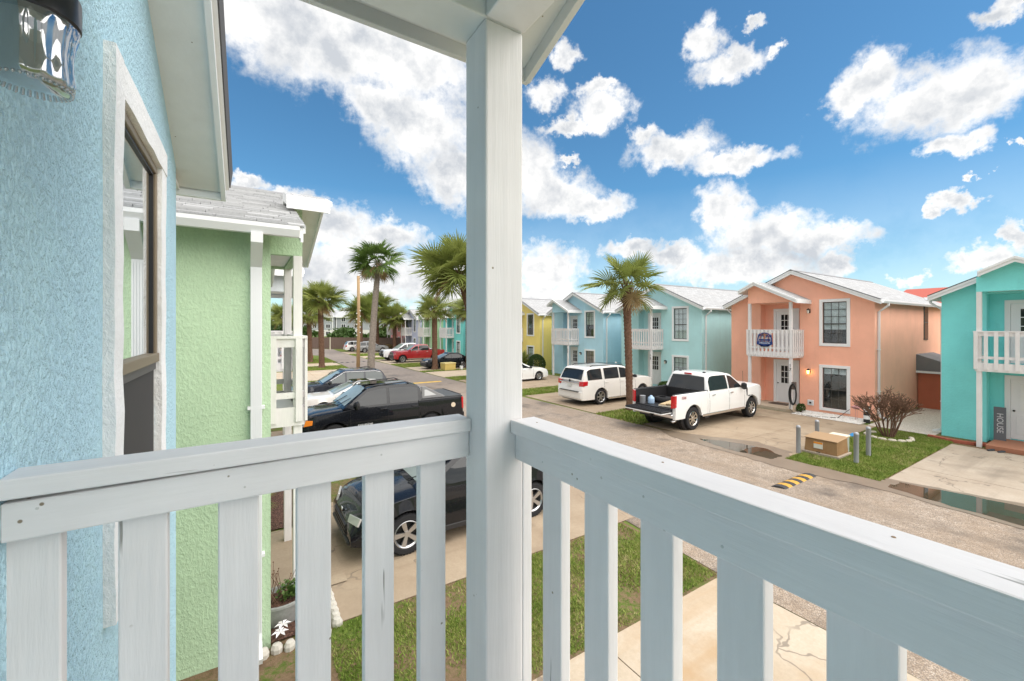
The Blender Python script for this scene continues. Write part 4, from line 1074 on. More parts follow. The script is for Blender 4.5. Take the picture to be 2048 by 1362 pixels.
    obj('front_bumper', B().hexa([(xe - .25, -W / 2 + .02, sill + .02), (xe + .03, -W / 2 + .25, sill + .02), (xe + .03, W / 2 - .25, sill + .02), (xe - .25, W / 2 - .02, sill + .02)], [(xe - .25, -W / 2 + .02, gz0 - .02), (xe + .04, -W / 2 + .25, gz0 - .02), (xe + .04, W / 2 - .25, gz0 - .02), (xe - .25, W / 2 - .02, gz0 - .02)]), F.get('bumper', BLACKPL), root, bevel=.03)
    T = S['rear']; xe = -L / 2
    for s in (1, -1):
        z0, z1 = T['lampz']; yi, yo = T['lampy']; xo_ = T.get('wrap', .18)
        b = B(); b.hexa([(xe - .02, s * yi, z0), (xe + .03, s * yo, z0 + .02), (xe + xo_, s * (yo + .02), z0 + .05), (xe + .1, s * (yi + .02), z0)], [(xe - .005, s * yi, z1 - .03), (xe + .04, s * yo, z1), (xe + xo_ + .02, s * (yo + .02), z1), (xe + .12, s * (yi + .02), z1 - .03)])
        obj('taillight', b, REDLENS, root, bevel=.01)
    if T.get('bumper'):
        obj('rear_bumper', B().hexa([(xe + .3, -W / 2 + .03, sill + .03), (xe - .05, -W / 2 + .12, sill + .05), (xe - .05, W / 2 - .12, sill + .05), (xe + .3, W / 2 - .03, sill + .03)], [(xe + .3, -W / 2 + .03, T['bumper'][0]), (xe - .06, -W / 2 + .12, T['bumper'][0]), (xe - .06, W / 2 - .12, T['bumper'][0]), (xe + .3, W / 2 - .03, T['bumper'][0])]), T['bumper'][1], root, bevel=.03)
    if T.get('plate'): obj('number_plate', B().box(xe - .035, xe - .02, -.16, .16, T['plate'] - .08, T['plate'] + .08), simple('plate_white', (.62, .63, .60), .5), root)
    if S.get('rails'):
        for s in (1, -1):
            a, c = S['rails']; pts = [(a, 0), (a + .15, .055), (c - .15, .055), (c, 0)]
            P_ = [(x, s * (side(x, 1.0)[0] - .13), lerp(roof, x) + .02 + dz) for x, dz in pts]; obj('roof_rail', B().tube(P_, .02, 8), S.get('railmat', BLACKPL), root, True)
    if S.get('sunroof'):
        a, c = S['sunroof']; z = max(lerp(roof, a), lerp(roof, c)) + .036; obj('sunroof', B().box(a, c, -.38, .38, z, z + .008), CARGLASS, root)
    for s in (1, -1): obj('sill_trim', B().box(xr + Ra + .05, xf - Ra - .05, s * (W / 2 - .03) - .03, s * (W / 2 - .03) + .03, sill - .06, sill + .045), S.get('sillmat', BLACKPL), root, bevel=.015)
    if pick:                                                # open load bed
        x0, x1, rail, floor = pick[0], pick[1] - .02, pick[2], pick[3]
        bx = sorted(set([round(x0 + (x1 - x0) * i / 30, 4) for i in range(31)] + [round(xr + Ra * math.sin(i / 12 * math.pi / 2), 4) for i in range(-12, 13)] + [round(xr + e * (Ra + .004), 4) for e in (-1, 1)]))
        for s in (1, -1):
            b = B(); n = 8
            for x in bx:
                w = hw(x); b0 = zb(x); zc = max(b0 + .012, sill + .3 * (rail - sill)); zd = max(zc + .01, sill + .68 * (rail - sill))
                for y, z in ((w - .13, b0), (w - .012, b0), (w + .004, zc), (w, zd), (w - .03, rail - .02), (w - .05, rail), (w - .13, rail), (w - .14, max(floor, b0))): b.v.append((x, s * y, z))
            for i in range(len(bx) - 1):
                for j in range(n): q = i * n; b.f.append((q + j, q + (j + 1) % n, q + n + (j + 1) % n, q + n + j))
            b.f.append(tuple(range(n))); q = (len(bx) - 1) * n; b.f.append(tuple(range(q + n - 1, q - 1, -1)))
            obj('bed_side', b, PM, root, 38)
            obj('bed_rail_cap', B().box(x0, x1 + .1, s * (W / 2 - .10) - .055, s * (W / 2 - .10) + .055, rail + .001, rail + .02), BLACKPL, root, bevel=.008)
            obj('bed_liner_side', B().box(x0, x1, s * (W / 2 - .165) - .012, s * (W / 2 - .165) + .012, floor, rail - .005), BLACKPL, root)
            obj('wheel_well', B().lathe([(0, -.12), (wr + .08, -.12), (wr + .12, -.08), (wr + .12, .12)], (xr, s * (W / 2 - .26), wr + .02), 'Y', 20) if S.get('showbed') else B().box(xr - .3, xr + .3, s * (W / 2 - .28) - .1, s * (W / 2 - .28) + .1, floor, floor + .12), BLACKPL, root)
        obj('bed_floor', B().box(x0, x1, -W / 2 + .14, W / 2 - .14, floor - .05, floor), BLACKPL, root)
        obj('bed_front_wall', B().box(x1 - .06, x1 - .005, -W / 2 + .15, W / 2 - .15, floor, rail - .01), BLACKPL, root)
        obj('frame_rail', B().box(x0 + .1, x1 + .5, -.5, .5, sill + .05, floor - .06), BLACKPL, root)
        if S.get('tailgate') == 'open':
            tg = obj('tailgate', B().box(x0 - .62, x0 - .03, -W / 2 + .16, W / 2 - .16, floor - .10, floor - .03), BLACKPL, root, bevel=.012)
            obj('tailgate_skin', B().box(x0 - .63, x0 - .03, -W / 2 + .155, W / 2 - .155, floor - .135, floor - .102), PM, tg, bevel=.01)
            for k in range(6): obj('tread_strip', B().box(x0 - .60 + k * .09, x0 - .56 + k * .09, -W / 2 + .2, W / 2 - .2, floor - .03, floor - .022), RUBBER, tg)
        else: obj('tailgate', B().box(x0 - .03, x0 + .03, -W / 2 + .14, W / 2 - .14, floor - .2, rail - .01), PM, root, bevel=.012)
    return root, side, lerp
# paints
P_WHITE = paint('paint_white', (.80, .80, .79)); P_PEARL = paint('paint_pearl', (.77, .745, .71)); P_BLACK = paint('paint_black', (.006, .007, .010), .25); P_NAVY = paint('paint_dark', (.022, .025, .035), .25)
P_RED = paint('paint_red', (.33, .012, .016), .3); P_GREY = paint('paint_grey', (.20, .20, .205), .3); P_SILVER = paint('paint_silverwhite', (.70, .71, .73))
def suv_spec(L, W, H, wb, fo, wr, belt, hood, paintm, **k):
    f, r = L / 2, -L / 2; a = k.pop('a', .0)
    S = dict(L=L, W=W, H=H, wb=wb, fo=fo, wr=wr, belt=belt, paint=paintm, sill=k.pop('sill', .30),
             deck=[(r, belt - .28), (r + .06, belt - .04), (r + .25, belt), (f - 1.55, belt), (f - 1.35, belt - .005), (f - .45, hood), (f - .12, hood - .09), (f, hood - .30)],
             roof=[(r + .10, belt), (r + .42, H - .10), (r + .75, H - .02), (0, H), (f - 2.35, H - .06), (f - 1.35, belt)],
             glass=[(.02 - .1, f - 1.62), (-1.02, -.16), (r + .40, -1.10)], windshield=(f - 2.25, f - 1.42), rearglass=(r + .14, r + .42),
             doors=[f - 1.45, -.10, -1.06], handles=[-.0, -1.0], mirror=f - 1.72,
             front=dict(lampz=(hood - .30, hood - .13), lampy=(W / 2 - .42, W / 2 - .10), grille=(hood - .42, hood - .16), bars=2),
             rear=dict(lampz=(belt - .30, belt - .02), lampy=(W / 2 - .20, W / 2 - .035), bumper=(.62, paintm), plate=.92))
    for key in ('front', 'rear'):
        if key in k: S[key].update(k.pop(key))
    S.update(k); return S
def sedan_spec(L, W, H, wb, fo, wr, belt, hood, trunk, paintm, **k):
    f, r = L / 2, -L / 2
    S = dict(L=L, W=W, H=H, wb=wb, fo=fo, wr=wr, belt=belt, paint=paintm, sill=.22,
             deck=[(r, trunk - .25), (r + .07, trunk - .05), (r + .55, trunk), (r + 1.0, belt), (f - 1.5, belt), (f - .5, hood), (f - .12, hood - .10), (f, hood - .26)],
             roof=[(r + .55, belt), (r + 1.35, H - .06), (r + 1.9, H - .005), (.05, H), (f - 2.35, H - .08), (f - 1.30, belt)],
             glass=[(-.05, f - 1.62), (-1.0, -.12), (r + .98, -1.06)], windshield=(f - 2.22, f - 1.38), rearglass=(r + .62, r + 1.42),
             doors=[f - 1.42, -.08, -1.05], handles=[.05, -.95], mirror=f - 1.72,
             front=dict(lampz=(hood - .24, hood - .10), lampy=(W / 2 - .40, W / 2 - .10), grille=(hood - .36, hood - .14), bars=2),
             rear=dict(lampz=(trunk - .24, trunk - .06), lampy=(W / 2 - .34, W / 2 - .05), bumper=(.55, paintm), plate=.72), sillmat=paintm, tumble=.20)
    for key in ('front', 'rear'):
        if key in k: S[key].update(k.pop(key))
    S.update(k); return S
def pickup_spec(L, W, H, wb, fo, wr, belt, hood, rail, bedlen, paintm, **k):
    f, r = L / 2, -L / 2; xb = r + bedlen
    S = dict(L=L, W=W, H=H, wb=wb, fo=fo, wr=wr, belt=belt, paint=paintm, sill=k.pop('sill', .42), bed=(r + .06, xb, rail, rail - .55),
             deck=[(xb, belt), (f - 1.6, belt), (f - 1.45, belt - .01), (f - .35, hood), (f - .08, hood - .07), (f, hood - .28)],
             roof=[(xb + .02, belt), (xb + .22, H - .05), (xb + .5, H), (f - 2.85, H - .01), (f - 2.45, H - .08), (f - 1.55, belt)],
             glass=[(f - 2.72, f - 1.78), (xb + .18, f - 2.82)], windshield=(f - 2.38, f - 1.64), rearglass=(xb + .02, xb + .2),
             doors=[f - 1.62, f - 2.77, xb + .12], handles=[f - 2.6, xb + .4], mirror=f - 1.85, mirh=1.7,
             front=dict(lampz=(hood - .40, hood - .14), lampy=(W / 2 - .40, W / 2 - .08), grille=(hood - .46, hood - .10), bars=2, bumper=CHROME),
             rear=dict(lampz=(rail - .50, rail - .02), lampy=(W / 2 - .17, W / 2 - .015), bumper=(.70, CHROME), wrap=.10), archgap=.08, ww=.27, rtaper=.01, crown=.03)
    for key in ('front', 'rear'):
        if key in k: S[key].update(k.pop(key))
    S.update(k); return S

# near black crossover in the pale green house's drive
S = suv_spec(4.52, 1.84, 1.66, 2.69, .93, .355, 1.03, 1.06, P_BLACK, spokes=5, rimr=.235, roof=None, rails=(-1.6, .6), wsmat=WINDSHIELD, a=0)
S['roof'] = [(-2.16, 1.03), (-1.85, 1.50), (-1.5, 1.60), (-.2, 1.66), (.25, 1.58), (1.12, 1.03)]
S['glass'] = [(-.02, .86), (-1.0, -.08), (-1.85, -1.06)]; S['windshield'] = (.27, 1.04); S['rearglass'] = (-2.13, -1.85); S['mirror'] = .78; S['doors'] = [1.0, -.05, -1.03]
S['deck'] = [(-2.26, .75), (-2.2, .98), (-2.0, 1.03), (.75, 1.03), (1.05, 1.03), (1.6, .97), (2.02, .86), (2.2, .74), (2.26, .60)]
S['front'].update(lampz=(.66, .80), lampy=(.52, .86), grille=(.42, .62), bars=3, barmat=BLACKPL)
car, side_, _ = vehicle('black_crossover', 'black crossover with five-spoke alloy wheels in the pale green house drive', 'car', (3.72, 8.02, .018), math.pi, S)
obj('fog_reflector', B().hexa([(2.02, .62, .33), (2.17, .40, .33), (2.17, .40, .37), (2.02, .62, .37)], [(2.06, .66, .33), (2.21, .44, .33), (2.21, .44, .38), (2.06, .66, .38)]), simple('orange_reflector', (.85, .12, .015), .25), car)
obj('emblem', B().lathe([(0, 0), (.05, .0), (.05, .012), (0, .016)], (2.24, 0, .70), 'X', 16), CHROME, car, True)
obj('wiper', B().tube([(1.12, -.35, 1.09), (.80, .02, 1.27)], .012, 5), BLACKPL, car); obj('wiper', B().tube([(1.12, .25, 1.09), (.80, .62, 1.25)], .012, 5), BLACKPL, car)

# black sport utility truck with sail panels
S = pickup_spec(5.62, 2.01, 1.93, 3.30, 1.0, .40, 1.28, 1.17, 1.34, 1.62, P_BLACK, sill=.36, spokes=5, rimr=.26, rails=(-.75, .9), sunroof=(.0, .75), rsm=1, front=dict(lampz=(.82, 1.03), lampy=(.56, .96), grille=(.68, 1.04), bars=1, bumper=P_BLACK, amber=1), rear=dict(bumper=(.72, P_BLACK)), handmat=P_BLACK)
S['roof'] = [(-1.20, 1.28), (-1.12, 1.82), (-.8, 1.92), (.3, 1.93), (.75, 1.86), (1.55, 1.28)]; S['glass'] = [(.12, 1.22), (-1.0, .02)]; S['windshield'] = (.78, 1.48); S['rearglass'] = None
S['deck'] = [(-1.19, 1.28), (1.2, 1.28), (1.5, 1.24), (2.3, 1.17), (2.65, 1.10), (2.81, .86)]; S['mirror'] = 1.12; S['doors'] = [1.32, .07, -1.04]; S['handles'] = [.25, -.85]
car, side_, _ = vehicle('black_pickup', 'black pickup with grey sloping sail panels behind the cab', 'pickup', (4.25, 15.45, .018), math.pi, S)
SAIL = simple('grey_cladding', (.22, .22, .225), .6)
for s in (1, -1):
    y = s * .86
    sp = obj('sail_panel', B().prism([(-1.16, y - .03, 1.36), (-1.16, y - .03, 1.80), (-1.28, y - .03, 1.80), (-2.05, y - .03, 1.40), (-2.05, y - .03, 1.36)], (0, .06, 0)), SAIL, car, bevel=.015)
    obj('sail_window', B().prism([(-1.26, y - .034, 1.45), (-1.26, y - .034, 1.68), (-1.34, y - .034, 1.68), (-1.72, y - .034, 1.46)], (0, .068, 0)), simple('sail_hole', (.55, .56, .57), .4), sp)
obj('bed_cover', B().box(-2.74, -1.22, -.86, .86, 1.345, 1.385), simple('bed_cover_grey', (.075, .078, .082), .5), car, bevel=.02)
obj('cover_rib', B().box(-2.74, -2.70, -.86, .86, 1.386, 1.40), BLACKPL, car)
lettering('AVALANCHE', .085, simple('badge_white', (.75, .75, .75), .4), car, basis((-1, 0, 0), (0, 0, 1), (0, 1, 0), (.85, 1.012, .70)), .004)
obj('fuel_door', B().lathe([(0, 0), (.09, 0), (.09, .01), (0, .012)], (-2.35, 1.0, 1.05), 'Y', 18), simple('sticker_tan', (.60, .50, .38), .6), car)
for s in (-.3, .35): obj('wiper', B().tube([(1.62, s, 1.31), (1.25, s + .33, 1.58)], .012, 5), BLACKPL, car)
obj('antenna', B().lathe([(0, .0), (.03, 0), (.012, .06), (0, .08)], (.85, 0, 1.90), 'Z', 10), BLACKPL, car)

S = sedan_spec(4.85, 1.86, 1.46, 2.83, .93, .335, .95, .93, 1.04, P_PEARL, spokes=10, rimr=.23, chromeline=True, sideglass=simple('tinted_glass', (.03, .045, .045), .03, 0, 0, .8), sunroof=(-.55, .25))
vehicle('white_sedan', 'pearl white sedan between the black pickup and the dark wagon', 'car', (4.35, 20.45, .018), math.pi, S)
S = suv_spec(4.75, 1.9, 1.70, 2.80, .92, .36, 1.08, 1.02, P_NAVY, chromeline=True, rails=(-1.7, .5), sideglass=simple('tinted_glass', (.03, .045, .045), .03, 0, 0, .8))
vehicle('dark_wagon', 'dark blue-black wagon with chrome window line behind the white sedan', 'car', (4.25, 23.55, .018), math.pi, S)
S = suv_spec(4.6, 1.86, 1.68, 2.7, .92, .36, 1.05, 1.0, P_RED)
vehicle('red_car', 'red car seen past the posts of the pale green house', 'car', (4.2, 53.2, .02), math.pi, S)

# white heavy pickup with its tailgate down
S = pickup_spec(6.36, 2.05, 2.06, 4.20, 1.0, .435, 1.36, 1.42, 1.42, 2.08, P_WHITE, sill=.50, spokes=8, rimr=.27, showbed=True, tailgate='open', sunroof=None, sillmat=CHROME, handmat=CHROME, archgap=.10, rimmat=simple('polished_wheel', (.62, .61, .59), .18, 1.0))
S['glass'] = [(f_ - 0, g_) for f_, g_ in S['glass']]
car, side_, _ = vehicle('white_pickup', 'white crew-cab pickup with lowered tailgate and timber in its bed', 'pickup', (16.58, 10.83, .018), 0, S)
r_ = -3.18
obj('brake_lamp', B().box(r_ + 2.24, r_ + 2.30, -.16, .16, 1.99, 2.05), REDLENS, car, bevel=.008)
for s in (1, -1): obj('roof_marker', B().lathe([(0, 0), (.07, 0), (.05, .03), (0, .04)], (r_ + 2.55, s * .55, 2.08), 'Z', 10), BLACKPL, car, True)
obj('hitch', B().box(r_ - .16, r_ + .1, -.05, .05, .50, .60), BLACKPL, car, bevel=.01)
obj('exhaust', B().tube([(r_ + .5, -.78, .42), (r_ + .1, -.82, .40)], .05, 10), CHROME, car, True)
obj('rear_step', B().box(r_ + 1.92, r_ + 2.22, -1.0, -.80, .36, .62), BLACKPL, car, bevel=.02); obj('rear_step', B().box(r_ + 1.92, r_ + 2.22, .80, 1.0, .36, .62), BLACKPL, car, bevel=.02)
lettering('FX4', .16, simple('decal_red', (.30, .02, .03), .4), car, basis((1, 0, 0), (0, 0, 1), (0, -1, 0), (r_ + .55, -1.028, 1.28)), .003)
lettering('SUPER DUTY', .075, BLACKPL, car, basis((1, 0, 0), (0, 0, 1), (0, -1, 0), (2.02, -1.032, .98)), .003)
obj('fender_vent', B().box(1.72, 1.78, -1.04, -1.02, 1.0, 1.34), BLACKPL, car, bevel=.008)
obj('antenna', B().tube([(1.75, -.85, 1.44), (1.72, -.85, 2.05)], .006, 5), BLACKPL, car)
# load in the bed
WOODM = simple('pale_timber', (.56, .42, .24), .7)
LX, LY, LZ = 16.58, 10.83, .018 + .87 + .002
def load(name, label, cat, b, mat, smooth=False, bevel=0, loc=(0, 0, 0), rz=0):
    o = obj(name, b, mat, None, smooth, bevel, loc=(LX + loc[0], LY + loc[1], LZ + loc[2])); o.rotation_euler = (0, 0, rz); return tag(o, label, cat)
load('plywood_sheet', 'cream plywood sheet lying in the white pickup bed', 'board', B().box(-.62, .62, -.34, .34, 0, .05), simple('cream_board', (.68, .60, .48), .7), loc=(-2.35, -.42, .02), rz=.12)
load('timber_plank', 'upper pale timber plank on the plywood sheet', 'plank', B().box(-.70, .70, -.10, .10, 0, .035), WOODM, loc=(-2.25, -.28, .115), rz=.38)
load('timber_plank', 'lower pale timber plank under the crossed plank', 'plank', B().box(-.62, .62, -.12, .12, 0, .035), WOODM, loc=(-2.35, -.16, .075), rz=.26)
load('paint_can', 'silver paint can standing in the white pickup bed', 'can', B().lathe([(0, 0), (.11, 0), (.115, .01), (.115, .30), (.12, .31), (.105, .315), (0, .31)], n=20), GALV, 35, loc=(-2.95, .66, 0))
load('water_jug', 'clear blue water jug beside the paint can', 'jug', B().lathe([(0, 0), (.12, 0), (.135, .03), (.13, .10), (.135, .17), (.12, .25), (.05, .30), (.045, .33), (0, .33)], n=18), simple('blue_plastic', (.36, .50, .68), .25), True, loc=(-2.72, .42, 0))
t = B().lathe([(.14, 0), (.30, .0), (.34, .05), (.34, .15), (.30, .2), (.14, .2)], n=24); t = load('spare_tyre', 'spare tyre lying in the white pickup bed', 'tyre', t, RUBBER, 40, loc=(-2.0, .42, 0))

# white full-size suv
S = suv_spec(5.33, 2.03, 1.94, 3.11, .98, .40, 1.24, 1.22, P_PEARL, spokes=6, rimr=.275, rails=(-1.9, .55), sunroof=(-.35, .75), sillmat=CHROME, handmat=P_PEARL, rear=dict(lampz=(.98, 1.24), lampy=(.72, .985), wrap=.32, bumper=(.72, P_PEARL), plate=1.0))
S['roof'] = [(-2.60, 1.24), (-2.36, 1.78), (-2.1, 1.90), (-.2, 1.94), (.45, 1.86), (1.32, 1.24)]; S['glass'] = [(-.02, .98), (-1.15, -.10), (-2.30, -1.32)]; S['windshield'] = (.48, 1.24); S['rearglass'] = (-2.585, -2.34); S['mirror'] = .95; S['doors'] = [1.1, -.06, -1.2]; S['handles'] = [.12, -1.02]
car, _, _ = vehicle('white_utility', 'large white family SUV with red tail lamps in front of house 19', 'car', (16.75, 16.55, .018), 0, S)
obj('tailgate_strip', B().box(-2.71, -2.66, -.76, .76, 1.10, 1.16), CHROME, car, bevel=.01)
obj('emblem', B().lathe([(0, 0), (.07, 0), (.07, -.012), (0, -.015)], (-2.665, 0, 1.22), 'X', 16), BLACKPL, car, True)
obj('bumper_step', B().box(-2.78, -2.5, -.72, .72, .70, .73), BLACKPL, car, bevel=.01)
obj('roof_fin', B().prism([(-.0 + .6, -.02, 1.96), (.85, -.02, 1.95), (.66, -.02, 2.02)], (0, .04, 0)), P_PEARL, car)
S = sedan_spec(4.6, 1.78, 1.44, 2.7, .9, .32, .93, .90, 1.0, P_WHITE, spokes=7, rimr=.215)
vehicle('white_saloon', 'white saloon parked by the clipped round bush', 'car', (16.95, 25.9, .018), 0, S)
S = sedan_spec(4.8, 1.85, 1.45, 2.8, .92, .33, .95, .92, 1.04, P_BLACK, spokes=5, rimr=.23)
vehicle('black_sedan', 'black sedan parked behind the yellow utility box', 'car', (16.5, 37.6, .018), math.pi, S)
S = pickup_spec(5.9, 2.03, 1.96, 3.68, .95, .41, 1.28, 1.26, 1.32, 1.75, P_RED, sill=.42, spokes=6, rimr=.26, sillmat=simple('tan_trim', (.22, .19, .15), .4), front=dict(bumper=BLACKPL), handmat=CHROME, mirmat=CHROME)
vehicle('red_pickup', 'dark red crew-cab pickup with chrome mirrors', 'pickup', (16.55, 46.0, .018), math.pi, S)
S = pickup_spec(5.9, 2.05, 1.99, 3.7, .95, .42, 1.3, 1.28, 1.34, 1.75, P_SILVER, sill=.44, spokes=6, rimr=.26, front=dict(bumper=BLACKPL))
car, _, _ = vehicle('white_work_truck', 'white pickup with a black push bar behind the red pickup', 'pickup', (16.4, 49.4, .018), math.pi, S)
pb = B()
for y in (-.5, .5): pb.tube([(2.98, y, .5), (3.12, y, .9), (3.02, y, 1.25)], .04, 8)
for z in (.7, 1.0): pb.tube([(3.08, -.7, z), (3.08, .7, z)], .04, 8)
obj('push_bar', pb, BLACKPL, car, True)
S = suv_spec(4.65, 1.84, 1.68, 2.7, .93, .35, 1.05, 1.0, P_GREY, spokes=5, rimr=.23)
vehicle('grey_crossover', 'grey crossover parked beyond the wooden pole', 'car', (16.6, 66.3, .018), 0, S)
S = suv_spec(4.6, 1.84, 1.66, 2.7, .93, .35, 1.05, 1.0, P_WHITE)
vehicle('white_crossover', 'white crossover half hidden behind the grey crossover', 'car', (15.6, 70.2, .02), 0, S)

# ------------------------------------------------------------------ palms
FROND_MESH = {}
def frond_mesh(kind, var):
    key = (kind, var)
    if key in FROND_MESH: return FROND_MESH[key]
    rnd = random.Random(hash(kind) % 97 + var * 13 if False else (11 if kind == 'sabal' else 29) + var * 13)
    b = B(); Lp = .80 if kind == 'sabal' else .95                # petiole
    Lb = 0.95 if kind == 'sabal' else .85
    # petiole + costa arching along +x
    arc = lambda t: (t * Lp, 0, .10 * math.sin(t * 2.2) - .10 * t * t)
    b.tube([arc(i / 5) for i in range(6)], [.022, .018, .015, .013, .011, .010], 5)
    hub = Vector(arc(1.0)); n = 44 if kind == 'sabal' else 34; spread = R(140 if kind == 'sabal' else 118); fold = .30 if kind == 'sabal' else .25
    for k in range(n):
        u = k / (n - 1) * 2 - 1; a = u * spread
        root = hub + Vector(((.38 if kind == 'sabal' else .14) * (1 - abs(u)), 0, -.16 * (1 - abs(u)) ** 2))
        ln = Lb * (1 - .26 * abs(u) ** 1.5) * rnd.uniform(.88, 1.08); droop = rnd.uniform(.12, .42) * (1.2 if kind != 'sabal' else 1.0)
        d = Vector((math.cos(a), math.sin(a) * .92, fold * abs(math.sin(a)) - .12 + .10 * (k % 2) + .05 * rnd.uniform(-1, 1))).normalized(); side = Vector((-math.sin(a), math.cos(a), .55 * (1 if k % 2 else -1))).normalized()
        w0 = .033 if kind == 'sabal' else .038; i0 = len(b.v); segs = 5
        for i in range(segs + 1):
            t = i / segs; p = root + d * (ln * t) + Vector((0, 0, -droop * ln * t ** 2.4))
            w = w0 * (.50 + 1.0 * t if t < .4 else .90 * (1 - ((t - .4) / .6) ** 1.8) + .04)
            b.v += [tuple(p - side * w), tuple(p + side * w)]
        for i in range(segs): q = i0 + 2 * i; b.f.append((q, q + 1, q + 3, q + 2))
    me = bpy.data.meshes.new('frond'); me.from_pydata([tuple(p) for p in b.v], [], b.f); me.materials.append(MATS['frond'])
    FROND_MESH[key] = me; return me
def palm(label, base, top, r0, r1, kind='sabal', size=1.0, n=34, seed=1, bark='palm_bark', wind=None, name='palm_tree', lean=None, dry=4):
    rnd = random.Random(seed); t = thing(name, label, 'palm', (base[0], base[1], 0), 0, 'palms along the street')
    H_ = top[2]; dx, dy = top[0] - base[0], top[1] - base[1]
    pts, rad = [], []; m = int(H_ / .09)
    for i in range(m + 1):
        u = i / m; s = u ** 1.4; pts.append((dx * s, dy * s, H_ * u)); j = (1 + .09 * (1 if i % 2 else -1) * (.7 if u > .15 else .3)) * rnd.uniform(.97, 1.03)
        flare = 1 + .35 * max(0, 1 - u * H_ / .5) ** 2; rad.append((r0 + (r1 - r0) * u) * j * flare)
    obj('trunk', B().tube(pts, rad, 14), MATS[bark], t, True)
    tp = Vector((dx, dy, H_))
    bt = B()                                               # cut leaf bases below the crown
    for k in range(26):
        a = k * 2.399; z = -.75 + .9 * k / 26; o = Vector((math.cos(a), math.sin(a), 0))
        p = tp + o * r1 * .8 + Vector((0, 0, z)); bt.tube([p, p + o * .10 + Vector((0, 0, .13)), p + o * .16 + Vector((0, 0, .28))], [.04, .03, .018], 5)
    obj('leaf_bases', bt, MATS[bark], t)
    for k in range(n):
        u = k / (n - 1); az = k * 2.39996 + rnd.uniform(-.25, .25)
        el = R(82) - R(128) * u ** .85 + rnd.uniform(-.12, .12)
        d = Vector((math.cos(az) * math.cos(el), math.sin(az) * math.cos(el), math.sin(el)))
        if wind: d = (d + Vector(wind) * (.30 + .35 * u)).normalized()
        sc = size * rnd.uniform(.86, 1.12) * (.78 + .28 * math.sin(math.pi * min(1, u * 1.1)))
        me = frond_mesh(kind, k % 5); o = bpy.data.objects.new('frond', me); col.objects.link(o); o.parent = t
        x = d; y = Vector((0, 0, 1)).cross(x)
        if y.length < .05: y = Vector((0, 1, 0))
        y.normalize(); z = x.cross(y); q = Matrix((x, y, z)).transposed().to_quaternion() @ Quaternion((1, 0, 0), rnd.uniform(-1.0, 1.0))
        o.location = tp + Vector((0, 0, .05)); o.rotation_mode = 'QUATERNION'; o.rotation_quaternion = q; o.scale = (sc, sc, sc)
        if u > 1 - dry / n:
            o.material_slots[0].link = 'OBJECT'; o.material_slots[0].material = MATS['frond_dry']
        elif kind != 'sabal':
            o.material_slots[0].link = 'OBJECT'; o.material_slots[0].material = MATS['frond_bright']
    return t
palm('cabbage palm with stout brown trunk beside the white pickup tailgate', (15.4, 13.75), (15.28, 13.85, 5.9), .15, .19, size=1.02, n=17, seed=3, dry=2)
palm('tall windswept fan palm with slender grey trunk by the yellow post', (7.85, 31.8), (8.45, 31.85, 8.75), .28, .19, kind='fan', size=1.15, n=36, seed=5, bark='palm_bark_grey', wind=(-.55, .1, -.22), dry=6)
palm('large cabbage palm with long fronds half behind the balcony post', (14.85, 27.6), (12.95, 27.4, 7.8), .24, .22, size=1.72, n=40, seed=8, dry=2)
palm('cabbage palm standing in front of the black sedan', (14.9, 36.7), (14.85, 36.7, 5.5), .26, .24, size=1.0, n=28, seed=11)
palm('cabbage palm between the black sedan and the lilac house', (18.2, 36.4), (18.2, 36.4, 5.6), .26, .24, size=1.05, n=28, seed=13)
palm('round-headed cabbage palm on the grass strip beyond the dark wagon', (6.25, 43.9), (6.10, 43.9, 6.5), .26, .24, size=1.2, n=40, seed=17)
palm('second cabbage palm on the grass beyond the round-headed palm', (6.1, 51.2), (5.95, 51.2, 5.3), .26, .24, size=1.15, n=34, seed=19)
palm('cabbage palm further left past the green house posts', (4.0, 56.0), (3.9, 56.0, 5.0), .26, .24, size=1.1, n=40, seed=37)
palm('cabbage palm beside the grey crossover behind the pole', (15.0, 66.8), (15.0, 66.8, 6.2), .32, .28, size=1.6, n=34, seed=23)
palm('tallest of the far cabbage palms, behind the leaning trunk', (18.2, 69.5), (18.2, 69.5, 7.2), .32, .28, size=1.7, n=34, seed=29)
palm('cabbage palm in front of the salmon pink house', (20.6, 68.0), (20.6, 68.0, 5.2), .32, .28, size=1.7, n=34, seed=31)

